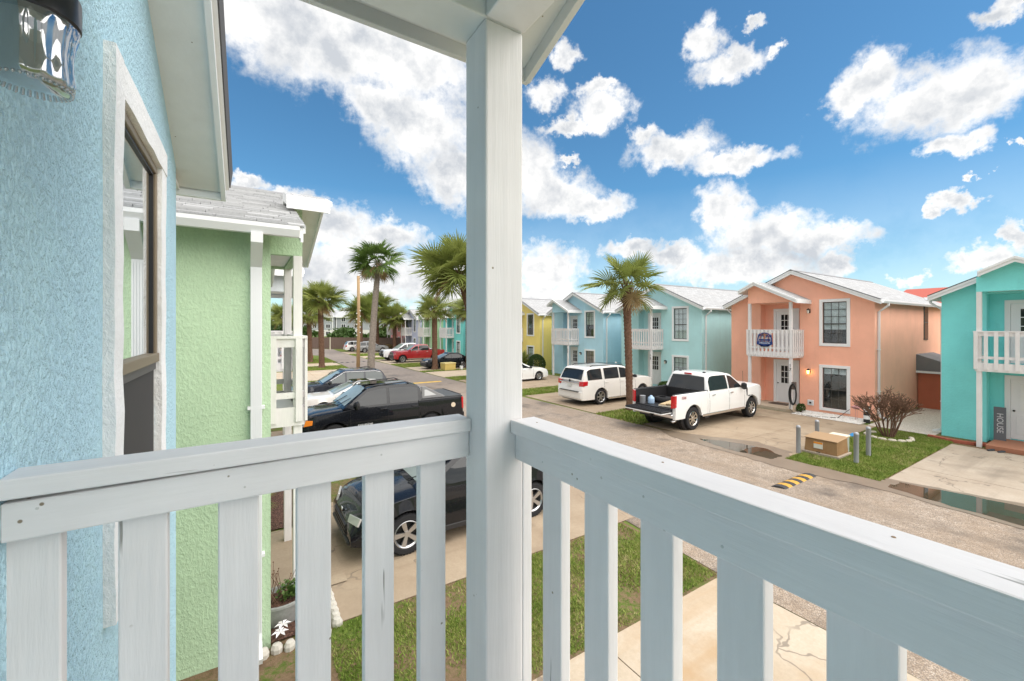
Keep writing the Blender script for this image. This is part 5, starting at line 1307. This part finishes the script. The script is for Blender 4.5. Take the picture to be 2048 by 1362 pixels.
# ------------------------------------------------------------------ shrubs, hedges, far trees
def leaf_ball(name, label, cat, loc, rx, ry, rz, n, mat, leaf=.05, seed=1, stem=True, group=None, shell=.72):
    rnd = random.Random(seed); t = thing(name, label, cat, loc, 0, group)
    b = B()
    lob = [(Vector((rnd.gauss(0, 1), rnd.gauss(0, 1), rnd.gauss(0, 1))).normalized(), rnd.uniform(.82, 1.14)) for _ in range(9)]
    for _ in range(n):
        d = Vector((rnd.gauss(0, 1), rnd.gauss(0, 1), rnd.gauss(0, 1))).normalized()
        if d.z < -.55: d.z = -d.z
        k = 1 + sum((f - 1) * max(0, d.dot(l)) ** 3 for l, f in lob); r = rnd.uniform(shell, 1.0) * k
        p = Vector((d.x * rx * r, d.y * ry * r, rz + d.z * rz * r))
        u = Vector((rnd.gauss(0, 1), rnd.gauss(0, 1), rnd.gauss(0, 1))).normalized() * leaf * rnd.uniform(.6, 1.3); v = u.cross(Vector((rnd.gauss(0, 1), rnd.gauss(0, 1), rnd.gauss(0, 1)))).normalized() * leaf * .5
        i = len(b.v); b.v += [tuple(p - u), tuple(p + v), tuple(p + u), tuple(p - v)]; b.f.append((i, i + 1, i + 2, i + 3))
    me = bpy.data.meshes.new('foliage'); me.from_pydata(b.v, [], b.f); me.materials.append(MATS[mat]); obj('foliage', me, None, t)
    if stem:
        s = B(); 
        for k in range(5): a = k * 1.26; s.tube([(0, 0, 0), (math.cos(a) * rx * .25, math.sin(a) * ry * .25, rz * .7), (math.cos(a) * rx * .5, math.sin(a) * ry * .5, rz * 1.3)], [.03, .02, .008], 5)
        obj('stem', s, MATS['twig'], t)
    return t
leaf_ball('clipped_bush', 'clipped round evergreen bush at the corner of house 22', 'bush', (21.1, 29.1, 0), .75, .75, .78, 7000, 'hedge', .045, 3, shell=.9)
leaf_ball('low_shrub', 'low leafy shrub under the front window of house 19', 'shrub', (21.7, 16.2, 0), .5, .9, .34, 2600, 'leaf', .05, 5)
leaf_ball('low_shrub', 'reddish low shrub in front of the salmon pink house', 'shrub', (20.9, 72.5, 0), .7, 1.6, .5, 2200, 'frond_dry', .09, 6)
rnd = random.Random(41)
yu = thing('fan_plant', 'spiky fan-leaved plant below the yellow house window', 'plant', (21.5, 32.3, 0))
obj('stem', B().tube([(0, 0, 0), (0, 0, .5)], [.1, .07], 8), MATS['palm_bark'], yu)
for k in range(18):
    az = k * 2.4; el = R(75) - R(75) * k / 18; o = bpy.data.objects.new('frond', frond_mesh('sabal', k % 5)); col.objects.link(o); o.parent = yu
    d = Vector((math.cos(az) * math.cos(el), math.sin(az) * math.cos(el), math.sin(el))); y = Vector((0, 0, 1)).cross(d).normalized(); z = d.cross(y)
    o.rotation_mode = 'QUATERNION'; o.rotation_quaternion = Matrix((d, y, z)).transposed().to_quaternion(); o.location = (0, 0, .5); o.scale = (.72,) * 3
# bare crepe myrtle
def bare_shrub(label, loc, h, w, seed):
    rnd = random.Random(seed); t = thing('bare_shrub', label, 'shrub', loc); b = B()
    def grow(p, d, ln, r, lv):
        q = p + d * ln; mid = p + d * ln * .5 + Vector((rnd.uniform(-1, 1), rnd.uniform(-1, 1), 0)) * ln * .06
        b.tube([p, mid, q], [r, r * .85, r * .7], 5 if lv < 2 else 4, cap=False)
        if lv >= 4: return
        for _ in range(3 if lv < 3 else 4):
            nd = (d + Vector((rnd.gauss(0, 1), rnd.gauss(0, 1), rnd.gauss(0, .6))) * (.36 if lv < 2 else .62)).normalized(); nd.z = abs(nd.z) * .8 + .10
            grow(q, nd.normalized(), ln * rnd.uniform(.52, .78), r * .68, lv + 1)
    for k in range(14):
        a = k * 2.4; o = Vector((math.cos(a), math.sin(a), 0)) * .14
        grow(o, (Vector((math.cos(a) * rnd.uniform(.25, .8), math.sin(a) * rnd.uniform(.25, .8), 1.1))).normalized(), h * .36, .034, 0)
    zm = max(v[2] for v in b.v); xm = max(math.hypot(v[0], v[1]) for v in b.v)
    b.v = [(v[0] * w / 2 / xm * 1.1, v[1] * w / 2 / xm * 1.1, v[2] * h / zm) for v in b.v]
    obj('branches', b, MATS['twig'], t); return t
bare_shrub('leafless many-stemmed shrub ringed by scalloped white edging', (19.5, 5.4, .0), 1.85, 2.5, 4)
STONE = simple('edging_stone', (.60, .54, .44), .85)
def edging(cx, cy, r, a0, a1, n, mat, label, group):
    for k in range(n):
        a = a0 + (a1 - a0) * k / max(1, n - 1)
        o = obj('edging_stone', B().lathe([(0, 0), (.10, 0), (.105, .07), (.08, .12), (0, .13)], n=9), mat, None, 30); o.location = (cx + r * math.cos(a), cy + r * math.sin(a), 0); o.rotation_euler = (0, 0, a); o.scale = (.75, 1.25, .75)
        tag(o, label, 'edging', group)
edging(19.5, 5.4, .62, R(60), R(300), 11, STONE, 'scalloped cream edging block around the leafless shrub', 'edging round the leafless shrub')
BRICKM = simple('terracotta_edging', (.36, .10, .06), .85)
for k in range(9):
    o = obj('edging_brick', B().box(-.11, .11, -.05, .05, 0, .12), BRICKM, None, bevel=.02); o.location = (20.75 - .16 * math.sin(k / 8 * math.pi), 4.55 - k * .16, 0); o.rotation_euler = (0, 0, R(90) + rnd.uniform(-.2, .2)); tag(o, 'red scalloped edging brick along the teal house bed', 'edging', 'edging of the teal house bed')
# far woods, fence, apartments
def far_tree(label, loc, h, w, seed, mat='hedge', leaf=.45, n=2600):
    rnd = random.Random(seed); t = thing('far_tree', label, 'tree', loc, 0, 'trees beyond the fence')
    tr = B().tube([(0, 0, 0), (.1, 0, h * .4), (0, .1, h * .75)], [.22, .16, .07], 7)
    for k in range(6): a = k * 1.1; tr.tube([(0, 0, h * (.3 + .07 * k)), (math.cos(a) * w * .3, math.sin(a) * w * .3, h * (.5 + .06 * k))], [.08, .03], 5)
    obj('trunk', tr, MATS['palm_bark_grey'], t); b = B()
    cl = [Vector((rnd.gauss(0, .30) * w, rnd.gauss(0, .30) * w, h * rnd.uniform(.32, .95))) for _ in range(16)]
    for _ in range(n):
        c = rnd.choice(cl); p = c + Vector((rnd.gauss(0, .11) * w, rnd.gauss(0, .11) * w, rnd.gauss(0, .075) * h)); u = Vector((rnd.gauss(0, 1), rnd.gauss(0, 1), rnd.gauss(0, 1))).normalized() * leaf * rnd.uniform(.5, 1.1); v = u.cross(Vector((rnd.gauss(0, 1), rnd.gauss(0, 1), 1))).normalized() * leaf * .45
        i = len(b.v); b.v += [tuple(p - u), tuple(p + v), tuple(p + u), tuple(p - v)]; b.f.append((i, i + 1, i + 2, i + 3))
    me = bpy.data.meshes.new('crown'); me.from_pydata(b.v, [], b.f); me.materials.append(MATS[mat]); obj('crown', me, None, t); return t
for k, (x, y, h, w, m, lb) in enumerate(((-2, 108, 6.5, 6, 'hedge', 'dark bushy tree glimpsed past the green house posts'), (4, 103, 5.0, 6, 'hedge', 'dark bushy tree left of the apartments behind the fence'), (10, 100, 3.6, 5, 'leaf', 'low green bush showing above the brown fence by the road end'), (17, 90, 3.4, 5, 'leaf', 'low bright bush above the brown fence left of the pole'), (23, 84, 3.6, 5, 'leaf', 'low bush above the brown fence behind the crossovers'),
        (30, 80, 7.2, 7, 'hedge', 'dense dark tree behind the salmon pink house'), (36, 84, 6.6, 7, 'hedge', 'dark green tree beyond the end of the house row'))):
    far_tree(lb, (x, y, 0), h, w, 50 + k, m)
# brown board fence: posts and boards
fn = thing('board_fence', 'brown vertical board fence closing the end of the street', 'fence', (0, 0, 0))
A_, B_ = Vector((-16, 108, 0)), Vector((30, 63.5, 0)); d_ = (B_ - A_); Lf = d_.length; d_.normalize(); nb = 170
FM = simple('fence_brown', (.155, .105, .085), .85); bm_ = B().box(-Lf / nb / 2 + .012, Lf / nb / 2 - .012, -.02, .02, 0, 2.05).mesh('board', FM); ang = math.atan2(d_.y, d_.x)
for k in range(nb):
    o = obj('board', bm_, None, fn); p = A_ + d_ * (Lf * (k + .5) / nb); o.location = (p.x, p.y, .02 + .015 * math.sin(k * 1.7)); o.rotation_euler = (0, 0, ang)
rl_ = B().box(0, Lf, .022, .07, .5, .6); 
for z in (.45, 1.55): o = obj('rail', B().box(0, Lf, .021, .07, z, z + .1), FM, fn); o.location = A_; o.rotation_euler = (0, 0, ang)
o = obj('marker_post', B().box(-.08, .08, -.08, .08, 0, 2.15).box(-.1, .1, -.1, .1, 2.15, 2.19), simple('pale_post', (.55, .52, .40), .8)); o.location = (12.3, 77.2, 0); tag(o, 'pale square post standing before the brown fence', 'post')
# apartments
ap = thing('apartment_block', 'grey three-storey apartment block with white ground floor beyond the fence', 'building', (27, 186, 0), -TH)
AG, AW = stucco('siding_grey', (.33, .35, .38), 4, .02, .2), stucco('siding_white', (.62, .61, .59), 4, .02, .2); AR = simple('far_roof', (.40, .41, .42), .9)
def apt_wing(x0, x1, y0, dep, zb, z1, z2, ridge, cols, gable=False):
    obj('wall', B().box(x0, x1, y0, y0 + dep, -.5, zb), AW, ap); obj('wall', B().box(x0 + .02, x1 - .02, y0 + .02, y0 + dep, zb, z2), AG, ap)
    rfm = B()
    if gable: rfm.prism([(x0 - .6, y0 - .6, z2), ((x0 + x1) / 2, y0 - .6, ridge), (x1 + .6, y0 - .6, z2)], (0, dep + 1, 0))
    else: rfm.prism([(x0 - .6, y0 - .6, z2), (x0 - .6, y0 + dep / 2, ridge), (x0 - .6, y0 + dep + .6, z2)], (x1 - x0 + 1.2, 0, 0))
    obj('roof', rfm, AR, ap); obj('eave', B().box(x0 - .65, x1 + .65, y0 - .7, y0 - .6, z2 - .25, z2 + .1), TRIM, ap)
    for xx in (x0, x1 - .3): obj('corner_board', B().box(xx, xx + .3, y0 - .06, y0 + .01, zb, z2), TRIM, ap)
    for xx in cols:
        for zz in (zb - 2.3, zb + .7, zb + 3.4):
            if zz + 1.6 > z2: continue
            w = obj('window', B().box(xx - .95, xx + .95, y0 - .05, y0 + .0, zz, zz + 1.7), TRIM, ap)
            obj('pane', B().box(xx - .8, xx - .06, y0 - .07, y0 - .052, zz + .12, zz + 1.58), CARGLASS, w); obj('pane', B().box(xx + .06, xx + .8, y0 - .07, y0 - .052, zz + .12, zz + 1.58), CARGLASS, w)
apt_wing(-22, -6, 4, 12, 2.4, 5, 6.6, 10.2, (-18, -13, -9))
apt_wing(-6, 4, 0, 14, 2.6, 5.3, 7.9, 12.0, (-3.5, 2.0), gable=True)
apt_wing(4.4, 26, 2, 14, 2.6, 5.3, 7.9, 12.0, (7.5, 13, 19, 24))
# house with a red tiled roof behind number 17
rh = thing('rear_house', 'house with red tiled roof rising behind the peach house', 'house', (46, 9, 0))
obj('wall', B().box(-5, 5, -14, 2.2, 0, 5.4), PEACH, rh); obj('roof', B().prism([(-5.6, -14.6, 5.4), (0, -14.6, 7.05), (5.6, -14.6, 5.4)], (0, 17.2, 0)), simple('red_tile', (.42, .085, .055), .8), rh)
# utility lean-to between 17 and teal house
uc = thing('utility_closet', 'low terracotta lean-to with grey roof in the gap beside the peach house', 'shed', (28.95, 5.55, 0))
TER = stucco('stucco_terracotta', (.55, .17, .10), 16, .02, .35)
obj('wall', B().box(-.9, 1.6, -.95, 1.1, 0, 1.82), TER, uc); obj('roof', B().prism([(-1.05, -1.1, 1.82), (-1.05, 1.15, 2.65), (-1.05, 1.15, 1.82)], (2.8, 0, 0)), MATS['shingle'], uc)
obj('eave_trim', B().box(-1.08, -1.052, -1.1, 1.15, 1.73, 1.83), TRIM, uc); obj('meter_box', B().box(-1.0, -.9, -.5, .1, 1.2, 1.75), TER, uc, bevel=.02); obj('meter', B().lathe([(0, -.08), (.12, -.08), (.12, 0)], (-1.0, -.2, 1.5), 'X', 16), BLACKMETAL, uc)
obj('door', B().box(-.93, -.9, -.75, -.15, 0, 1.1), TER, uc)
pv = thing('side_window', 'narrow upper window in the side wall of the peach house', 'window', (29.4, 6.68, 3.35)); obj('frame', B().box(-.32, .32, -.03, .0, -.03, 1.75), DARKGREY, pv); obj('pane', B().box(-.27, .27, -.036, -.031, .02, .84), CARGLASS, pv); obj('pane', B().box(-.27, .27, -.036, -.031, .89, 1.7), CARGLASS, pv)

# ------------------------------------------------------------------ street furniture and small things
tb = thing('transformer_box', 'tan metal transformer cabinet with warning label on the grass', 'utility box', (14.97, 5.35, .0))
TAN = NT('tan_enamel'); TAN.set(Roughness=.6); _a = TAN.noise(3, 5, .7); TAN.col(TAN.mix(TAN.maprange(_a.outputs['Fac'], .45, .75), (.31, .18, .08), (.24, .115, .045))); TAN = TAN.m
obj('cabinet', B().hexa([(0, -.02, .10), (.80, -.02, .10), (.80, .86, .10), (0, .86, .10)], [(.03, 0, .50), (.78, 0, .55), (.78, .84, .55), (.03, .84, .50)]), TAN, tb, bevel=.012)
obj('lid', B().hexa([(-.01, -.03, .505), (.80, -.03, .555), (.80, .87, .555), (-.01, .87, .505)], [(.0, -.02, .525), (.79, -.02, .58), (.79, .86, .58), (.0, .86, .525)]), simple('tan_lid', (.36, .23, .12), .6), tb, bevel=.008)
obj('plinth', B().box(-.06, .88, -.08, .92, 0, .10), MATS['concrete_grey'], tb, bevel=.01)
lb = obj('warning_label', B().box(-.004, .012, .36, .60, .22, .42), simple('label_white', (.68, .66, .58), .6), tb); obj('label_band', B().box(-.006, -.0045, .36, .60, .36, .42), simple('label_orange', (.75, .28, .03), .6), lb)
obj('latch', B().box(-.02, .0, .42, .52, .02, .12), BLACKMETAL, tb)
for k, (x, y, h, lab) in enumerate(((14.72, 6.27, .88, 'grey steel bollard at the drive-side front corner of the transformer cabinet'), (16.1, 6.3, .88, 'grey steel bollard behind the transformer cabinet on the drive side'), (15.0, 4.88, .92, 'grey steel bollard at the front corner of the cabinet facing the teal drive'), (16.15, 4.95, .92, 'grey steel bollard between the transformer cabinet and the leafless shrub'))):
    t = thing('bollard', lab, 'bollard', (x, y, 0), 0, 'bollards guarding the transformer cabinet')
    obj('pipe', B().lathe([(0, 0), (.062, 0), (.062, h - .06), (.066, h - .055), (.066, h - .05), (.062, h - .045)], n=16), GALV, t, 40); obj('cap', B().lathe([(.063, h - .045), (.060, h - .02), (.04, h), (0, h + .008)], n=16), GALV, t, True)
jb_ = thing('valve_box', 'small cream plastic utility box behind the transformer cabinet', 'utility box', (16.0, 5.65, 0)); obj('body', B().box(-.16, .16, -.22, .22, 0, .5), simple('pale_green_plastic', (.42, .46, .40), .6), jb_, bevel=.02); obj('lid', B().box(-.18, .18, -.24, .24, .5, .56), simple('cream_plastic', (.72, .66, .52), .6), jb_, bevel=.02)
tar = load.__globals__['obj']('blue_tarp', B().hexa([(-.22, -.16, .01), (.2, -.2, .01), (.26, .12, .01), (-.18, .2, .01)], [(-.12, -.08, .09), (.1, -.12, .05), (.14, .06, .12), (-.06, .1, .06)]), simple('blue_tarp', (.03, .25, .55), .5)); tar.location = (18.6, 6.15, 0); tag(tar, 'crumpled blue tarp scrap at the edge of the lawn', 'tarp')
# rubber speed hump: black and yellow modules
def hump(label, x0, x1, y, w, n, z=.0135, cols=None):
    t = thing('speed_hump', label, 'speed hump', (x0, y, z)); dx = (x1 - x0) / n
    for k in range(n):
        pr_ = [(0, -w / 2, 0), (0, -w * .32, .035), (0, 0, .05), (0, w * .32, .035), (0, w / 2, 0)]
        sk_ = .10
        b = B(); m = len(pr_)
        for xx in (k * dx + .002, (k + 1) * dx - .002):
            b.v += [(xx + p[1] * -.35, p[1], p[2]) for p in pr_]
        for j in range(m - 1): b.f.append((j, j + 1, m + j + 1, m + j))
        b.f += [tuple(range(m)), tuple(range(2 * m - 1, m - 1, -1))]
        obj('module', b, cols[k % 2], t)
    return t
YELP, RUBP = simple('hump_yellow', (.52, .28, .04), .75), simple('hump_black', (.04, .04, .042), .85)
hump('black and yellow striped rubber speed hump across the near street', 11.1, 12.78, 5.18, .30, 9, cols=(RUBP, YELP))
hump('yellow painted speed hump strip further along the street', 9.75, 11.95, 28.4, .32, 8, cols=(simple('hump_faded', (.62, .40, .08), .7), simple('hump_faded2', (.55, .36, .09), .7)))
hump('dark dashed speed hump strip far along the street', 8.2, 12.3, 49.0, .5, 14, cols=(RUBP, simple('hump_grey', (.22, .20, .18), .8)))
up = thing('utility_pole', 'plain wooden utility pole standing beside the street', 'pole', (8.76, 40.0, 0)); obj('shaft', B().tube([(0, 0, 0), (.05, 0, 4.3), (.02, 0, 8.65)], [.17, .15, .13], 12), MATS['pole'], up, True)
wr_ = B().tube([(.1, 0, 8.0), (.55, -.1, 8.15), (1.0, -.2, 8.1)], .015, 5); obj('cable', wr_, BLACKMETAL, up)
for k in range(10): obj('insulator', B().lathe([(0, -.05), (.05, -.05), (.05, .05), (0, .05)], (.15 * (1 if k % 2 else -1), -.12, 3.2 + .25 * k), 'Y', 8), TRIM, up)
yb_ = thing('yellow_post', 'yellow hydrant marker post beside the leaning palm trunk', 'post', (8.1, 30.3, 0)); obj('pipe', B().lathe([(0, 0), (.075, 0), (.075, .78), (0, .80)], n=14), simple('safety_yellow', (.72, .47, .01), .5), yb_, 40); obj('cap', B().lathe([(.077, .70), (.08, .80), (.03, .88), (0, .88)], n=14), BLACKMETAL, yb_, 40)
yx = thing('yellow_utility_box', 'faded yellow concrete utility box on the grass by the black sedan', 'utility box', (15.7, 35.5, 0), .1)
obj('body', B().box(-.55, .55, -.45, .45, 0, .62), simple('faded_yellow', (.55, .42, .13), .8), yx, bevel=.04); obj('lid', B().box(-.58, .58, -.48, .48, .60, .70), simple('faded_yellow_lid', (.60, .50, .22), .8), yx, bevel=.03)
wx = obj('white_bucket', B().lathe([(0, 0), (.14, 0), (.17, .36), (.15, .36), (.13, .03), (0, .03)], n=16), TRIM, None, 35); wx.location = (16.9, 35.2, 0); tag(wx, 'small white bucket beside the yellow utility box', 'bucket')
# house 17 details: round sign, hose, gravel bed, lamps, mat
sg = thing('round_sign', 'round dark blue metal palm sign hung on the balcony of house 17', 'sign', (21.30, 10.55, 3.36))
NAVY = simple('sign_navy', (.015, .045, .20), .4, .2); ring = B().lathe([(.30, -.01), (.345, -.01), (.345, .01), (.30, .01), (.30, -.01)], axis='X', n=36); obj('ring', ring, NAVY, sg)
obj('banner', B().box(-.012, .012, -.36, .36, -.24, -.09), NAVY, sg); obj('base_plate', B().prism([(-.01, -.29, -.24), (-.01, .29, -.24), (-.01, .16, -.34), (-.01, -.16, -.34)], (.02, 0, 0)), NAVY, sg)
for y, hgt in ((.02, .24), (-.19, .16), (.17, .20)):
    b = B().box(-.009, .009, y - .014, y + .014, -.09, hgt)
    for k in range(7): a = R(-20 + k * 36.6); b.prism([(-.008, y, hgt), (-.008, y + .14 * math.cos(a) - .02 * math.sin(a), hgt + .11 * math.sin(a) + .02), (-.008, y + .16 * math.cos(a), hgt + .10 * math.sin(a) - .03)], (.016, 0, 0))
    obj('palm_cutout', b, simple('sign_bronze', (.35, .17, .08), .5, .4) if abs(y) < .1 else NAVY, sg)
obj('wave_cutout', B().box(-.009, .009, -.26, .26, -.05, .03), NAVY, sg)
lettering('WELCOME', .105, simple('sign_white', (.75, .77, .8), .5), sg, basis((0, -1, 0), (0, 0, 1), (-1, 0, 0), (-.016, 0, -.165)), .002)
hs = thing('charging_cable', 'coiled black charging cable hanging on the porch post of house 17', 'cable', (21.30, 9.28, 0))
obj('holder', B().box(-.06, .08, -.10, .06, 1.10, 1.45), simple('charger_brown', (.11, .085, .075), .6), hs, bevel=.02)
for k in range(4):
    pts = [(-.04 - .02 * k, -.01 + (.10 + .022 * k) * math.sin(a), .88 + (.42 + .02 * k) * math.cos(a)) for a in [2 * math.pi * i / 28 for i in range(29)]]; obj('coil', B().tube(pts, .015, 6, False), BLACKPL, hs, True)
obj('lead', B().tube([(-.06, .08, .6), (-.07, .12, .2), (-.05, .0, .05), (-.2, -.8, .04), (.3, -1.6, .05), (1.1, -1.75, .35)], .013, 6), BLACKPL, hs, True)
ob_ = thing('wall_socket', 'white outdoor socket box on the wall of house 17', 'socket', (22.47, 9.05, .42)); obj('plate', B().box(-.03, .0, -.13, .13, -.13, .13), TRIM, ob_, bevel=.01); obj('plug', B().box(-.07, -.031, -.04, .04, -.04, .04), BLACKPL, ob_)
mt_ = obj('door_mat', B().box(-.25, .25, -.42, .42, 0, .02), simple('mat_brown', (.09, .06, .045), .95)); mt_.location = (22.35, 10.35, .165); tag(mt_, 'brown door mat before the front door of house 17', 'mat')
for nm, x0, x1, y0, y1, zt_, m_ in (('door_step', 21.3, 22.94, 9.3, 11.5, .16, 'concrete_pale'), ('door_step', 20.35, 22.0, 1.0, 3.2, .15, None)):
    o = obj(nm, B().box(x0, x1, y0, y1, 0, zt_), MATS[m_] if m_ else simple('terracotta_tile', (.36, .15, .085), .7), None, bevel=.01); o['kind'] = 'structure'
rs_ = random.Random(9); pb_ = B()
for _ in range(2600):
    x, y = rs_.uniform(21.05, 22.42), rs_.uniform(6.75, 9.25); r_ = rs_.uniform(.018, .042); h_ = rs_.uniform(.5, .9) * r_
    i = len(pb_.v); a = rs_.uniform(0, 6.28); z = .02
    pb_.v += [(x + r_ * math.cos(a), y + r_ * math.sin(a), z), (x + r_ * math.cos(a + 2.1), y + r_ * math.sin(a + 2.1), z), (x + r_ * math.cos(a + 4.2), y + r_ * math.sin(a + 4.2), z), (x, y, z + h_ * 1.5)]
    pb_.f += [(i, i + 1, i + 3), (i + 1, i + 2, i + 3), (i + 2, i, i + 3)]
o = obj('white_pebbles', pb_, simple('pebble_white', (.78, .76, .73), .8)); o['kind'] = 'stuff'
g = B(); rect(g, 21.0, 22.48, 6.7, 9.3, .03); struct('pebble_bed', g, MATS['shell'])
fl = thing('flamingo_ornament', 'faded pink flamingo ornament against the wall of house 17', 'ornament', (21.95, 7.15, 0)); FP = simple('flamingo_pink', (.62, .30, .30), .6)
b = B(); b.lathe([(0, -.16), (.06, -.10), (.09, 0), (.07, .10), (.01, .18)], (0, 0, .55), 'Y', 12); b.tube([(0, -.10, .58), (0, -.20, .72), (0, -.17, .86), (0, -.24, .84)], [.03, .022, .022, .014], 7); obj('body', b, FP, fl, True); obj('leg', B().tube([(0, .02, 0), (0, .02, .5)], .008, 5), FP, fl); obj('leg', B().tube([(.03, -.03, 0), (.03, -.03, .5)], .008, 5), FP, fl)
sp_ = thing('striped_post', 'short black and white striped ornament post at the corner of house 17', 'ornament', (21.75, 6.72, 0))
for k in range(4): obj('band', B().lathe([(0, k * .16 + .001), (.11, k * .16 + .001), (.11, (k + 1) * .16 - .001), (0, (k + 1) * .16 - .001)], n=16), BLACKPL if k % 2 == 0 else TRIM, sp_, 40)
obj('cap', B().lathe([(.12, .64), (.10, .70), (0, .72)], n=16), BLACKPL, sp_, 40)
leaf_ball('rose_plant', 'small red-flowered plant beside the socket of house 17', 'plant', (21.7, 9.15, 0), .22, .2, .22, 260, 'leaf', .05, 21)
wall_lamp(22.49, 9.12, 4.72, -1, 'unlit black wall lantern beside the upper door of house 17')
wall_lamp(22.49, 9.12, 1.88, -1, 'lit amber wall lantern beside the lower door of house 17', True)
wall_lamp(22.49, 17.1, 1.75, -1, 'small pale wall lantern by the front door of house 19')
wall_lamp(22.49, 25.05, 1.85, -1, 'small wall lantern by the front door of house 22')
# teal house plaque and shoes
pq = thing('house_plaque', 'grey upright plaque with white lettering leaning by the teal house door', 'sign', (21.55, 3.06, .15)); obj('board', B().box(-.02, .02, -.14, .14, 0, 1.12), simple('slate_grey', (.13, .145, .16), .7), pq, bevel=.008)
lettering('HOUSE', .21, simple('chalk_white', (.62, .64, .66), .7), pq, basis((0, 0, -1), (0, -1, 0), (-1, 0, 0), (-.024, 0, .58)), .002)
for k, lab in enumerate(('dark shoe at the foot of the teal house post', 'second dark shoe beside the first by the teal house post')):
    o = obj('shoe', B().lathe([(0, -.13), (.04, -.12), (.05, -.03), (.042, .08), (.03, .13), (0, .14)], (0, 0, .035), 'Y', 10), simple('shoe_dark', (.03, .035, .045), .7), None, True); o.location = (20.15 , 3.05 - .22 * k, .019); o.scale = (1, 1, .7); o.rotation_euler = (0, 0, 1.2); tag(o, lab, 'shoe')
# planter, flowers and border of the pale green house
pt = thing('planter', 'weathered oval metal planter with soil and green plants', 'planter', (.42, 6.48, .03)); STN = NT('weathered_zinc'); STN.set(Roughness=.75); _a = STN.noise(9, 5, .7); STN.col(STN.mix(_a.outputs['Fac'], (.15, .15, .145), (.42, .42, .40))); STN = STN.m
b = B().lathe([(.0, 0), (.22, 0), (.27, .10), (.31, .26), (.345, .28), (.345, .31), (.30, .31), (.27, .24), (0, .24)], n=28); b.v = [(x, y * .8, z) for x, y, z in b.v]; obj('tub', b, STN, pt, 40)
b = B().lathe([(0, .27), (.295, .255)], n=20); b.v = [(x, y * .78, z) for x, y, z in b.v]; obj('soil', b, MATS['mulch'], pt)
rnd = random.Random(77); b = B()
for k in range(240):
    p = Vector((rnd.gauss(.10, .06), rnd.gauss(0, .06), .30 + rnd.random() * .16)); u = Vector((rnd.gauss(0, 1), rnd.gauss(0, 1), rnd.gauss(0, .5))).normalized() * .035; v = u.cross(Vector((0, .3, 1))).normalized() * .02; i = len(b.v); b.v += [tuple(p - u), tuple(p + v), tuple(p + u), tuple(p - v)]; b.f.append((i, i + 1, i + 2, i + 3))
me = bpy.data.meshes.new('greens'); me.from_pydata(b.v, [], b.f); me.materials.append(MATS['frond_bright']); obj('greens', me, None, pt)
b = B()
for k in range(16): a = rnd.uniform(0, 6.28); p = Vector((-.05 + .1 * math.cos(a), .08 * math.sin(a), .27)); q = p + Vector((rnd.gauss(0, .12), rnd.gauss(0, .12), rnd.uniform(.25, .45))); b.tube([p, (p + q) / 2 + Vector((.02, 0, 0)), q], [.005, .004, .003], 4); b.lathe([(0, -.012), (.012, 0), (0, .012)], tuple(q), 'Z', 6)
obj('dead_stalks', b, MATS['twig'], pt)
PETAL = simple('petal_white', (.75, .72, .72), .6)
for k, (x, y, lab) in enumerate(((.40, 6.10, 'white artificial lily just below the metal planter'), (.36, 5.96, 'lower white artificial lily by the corner of the green wall'))):
    t = thing('lily', lab, 'flower', (x, y, .02)); obj('stem', B().tube([(0, 0, 0), (.01, .0, .16)], .006, 5), MATS['twig'], t); b = B()
    for j in range(6): a = j * 1.047; c = Vector((math.cos(a), math.sin(a), 0)); s_ = Vector((-math.sin(a), math.cos(a), 0)); h0 = Vector((.01, 0, .16)); b.poly([tuple(h0), tuple(h0 + c * .05 + s_ * .022 + Vector((0, 0, .02))), tuple(h0 + c * .10), tuple(h0 + c * .05 - s_ * .022 + Vector((0, 0, .02)))])
    obj('petals', b, PETAL, t)
for k in range(14):
    o = obj('border_stone', B().lathe([(0, 0), (.085, 0), (.09, .06), (.06, .11), (0, .12)], n=8), simple('border_grey', (.52, .49, .43), .85), None, 30); x = .05 + k * .14; y = 5.86 + .015 * (k % 3)
    if k > 6: x = 1.04; y = 5.98 + (k - 7) * .13
    o.location = (x, y, .0); o.rotation_euler = (0, 0, k * 1.3); o.scale = (.8, .7, .9); tag(o, 'pale stone bordering the planting bed of the green house', 'border stone', 'border stones of the green house bed')
for k, (x, y, lab) in enumerate(((.25, 10.0, 'yellow-green grassy clump in the mulch by the far green house post'), (.35, 10.9, 'second yellow-green grassy clump further along the mulch bed'), (.4, 12.4, 'broad-leaved bromeliad clump at the end of the mulch bed'))):
    t = thing('grass_clump', lab, 'plant', (x, y, .03)); b = B(); rr = random.Random(90 + k)
    for j in range(90):
        a = rr.uniform(0, 6.28); l_ = rr.uniform(.25, .45); c = Vector((math.cos(a), math.sin(a), 0)); s_ = Vector((-math.sin(a), math.cos(a), 0)) * (.008 if k < 2 else .02)
        p0 = Vector((0, 0, 0)); p1 = c * l_ * .4 + Vector((0, 0, l_ * .8)); p2 = c * l_ * .9 + Vector((0, 0, l_ * .6)); i = len(b.v); b.v += [tuple(p0 - s_), tuple(p0 + s_), tuple(p1 + s_), tuple(p1 - s_), tuple(p2)]; b.f += [(i, i + 1, i + 2, i + 3), (i + 3, i + 2, i + 4)]
    me = bpy.data.meshes.new('blades'); me.from_pydata(b.v, [], b.f); me.materials.append(MATS['frond_dry' if k == 2 else 'frond']); obj('blades', me, None, t)
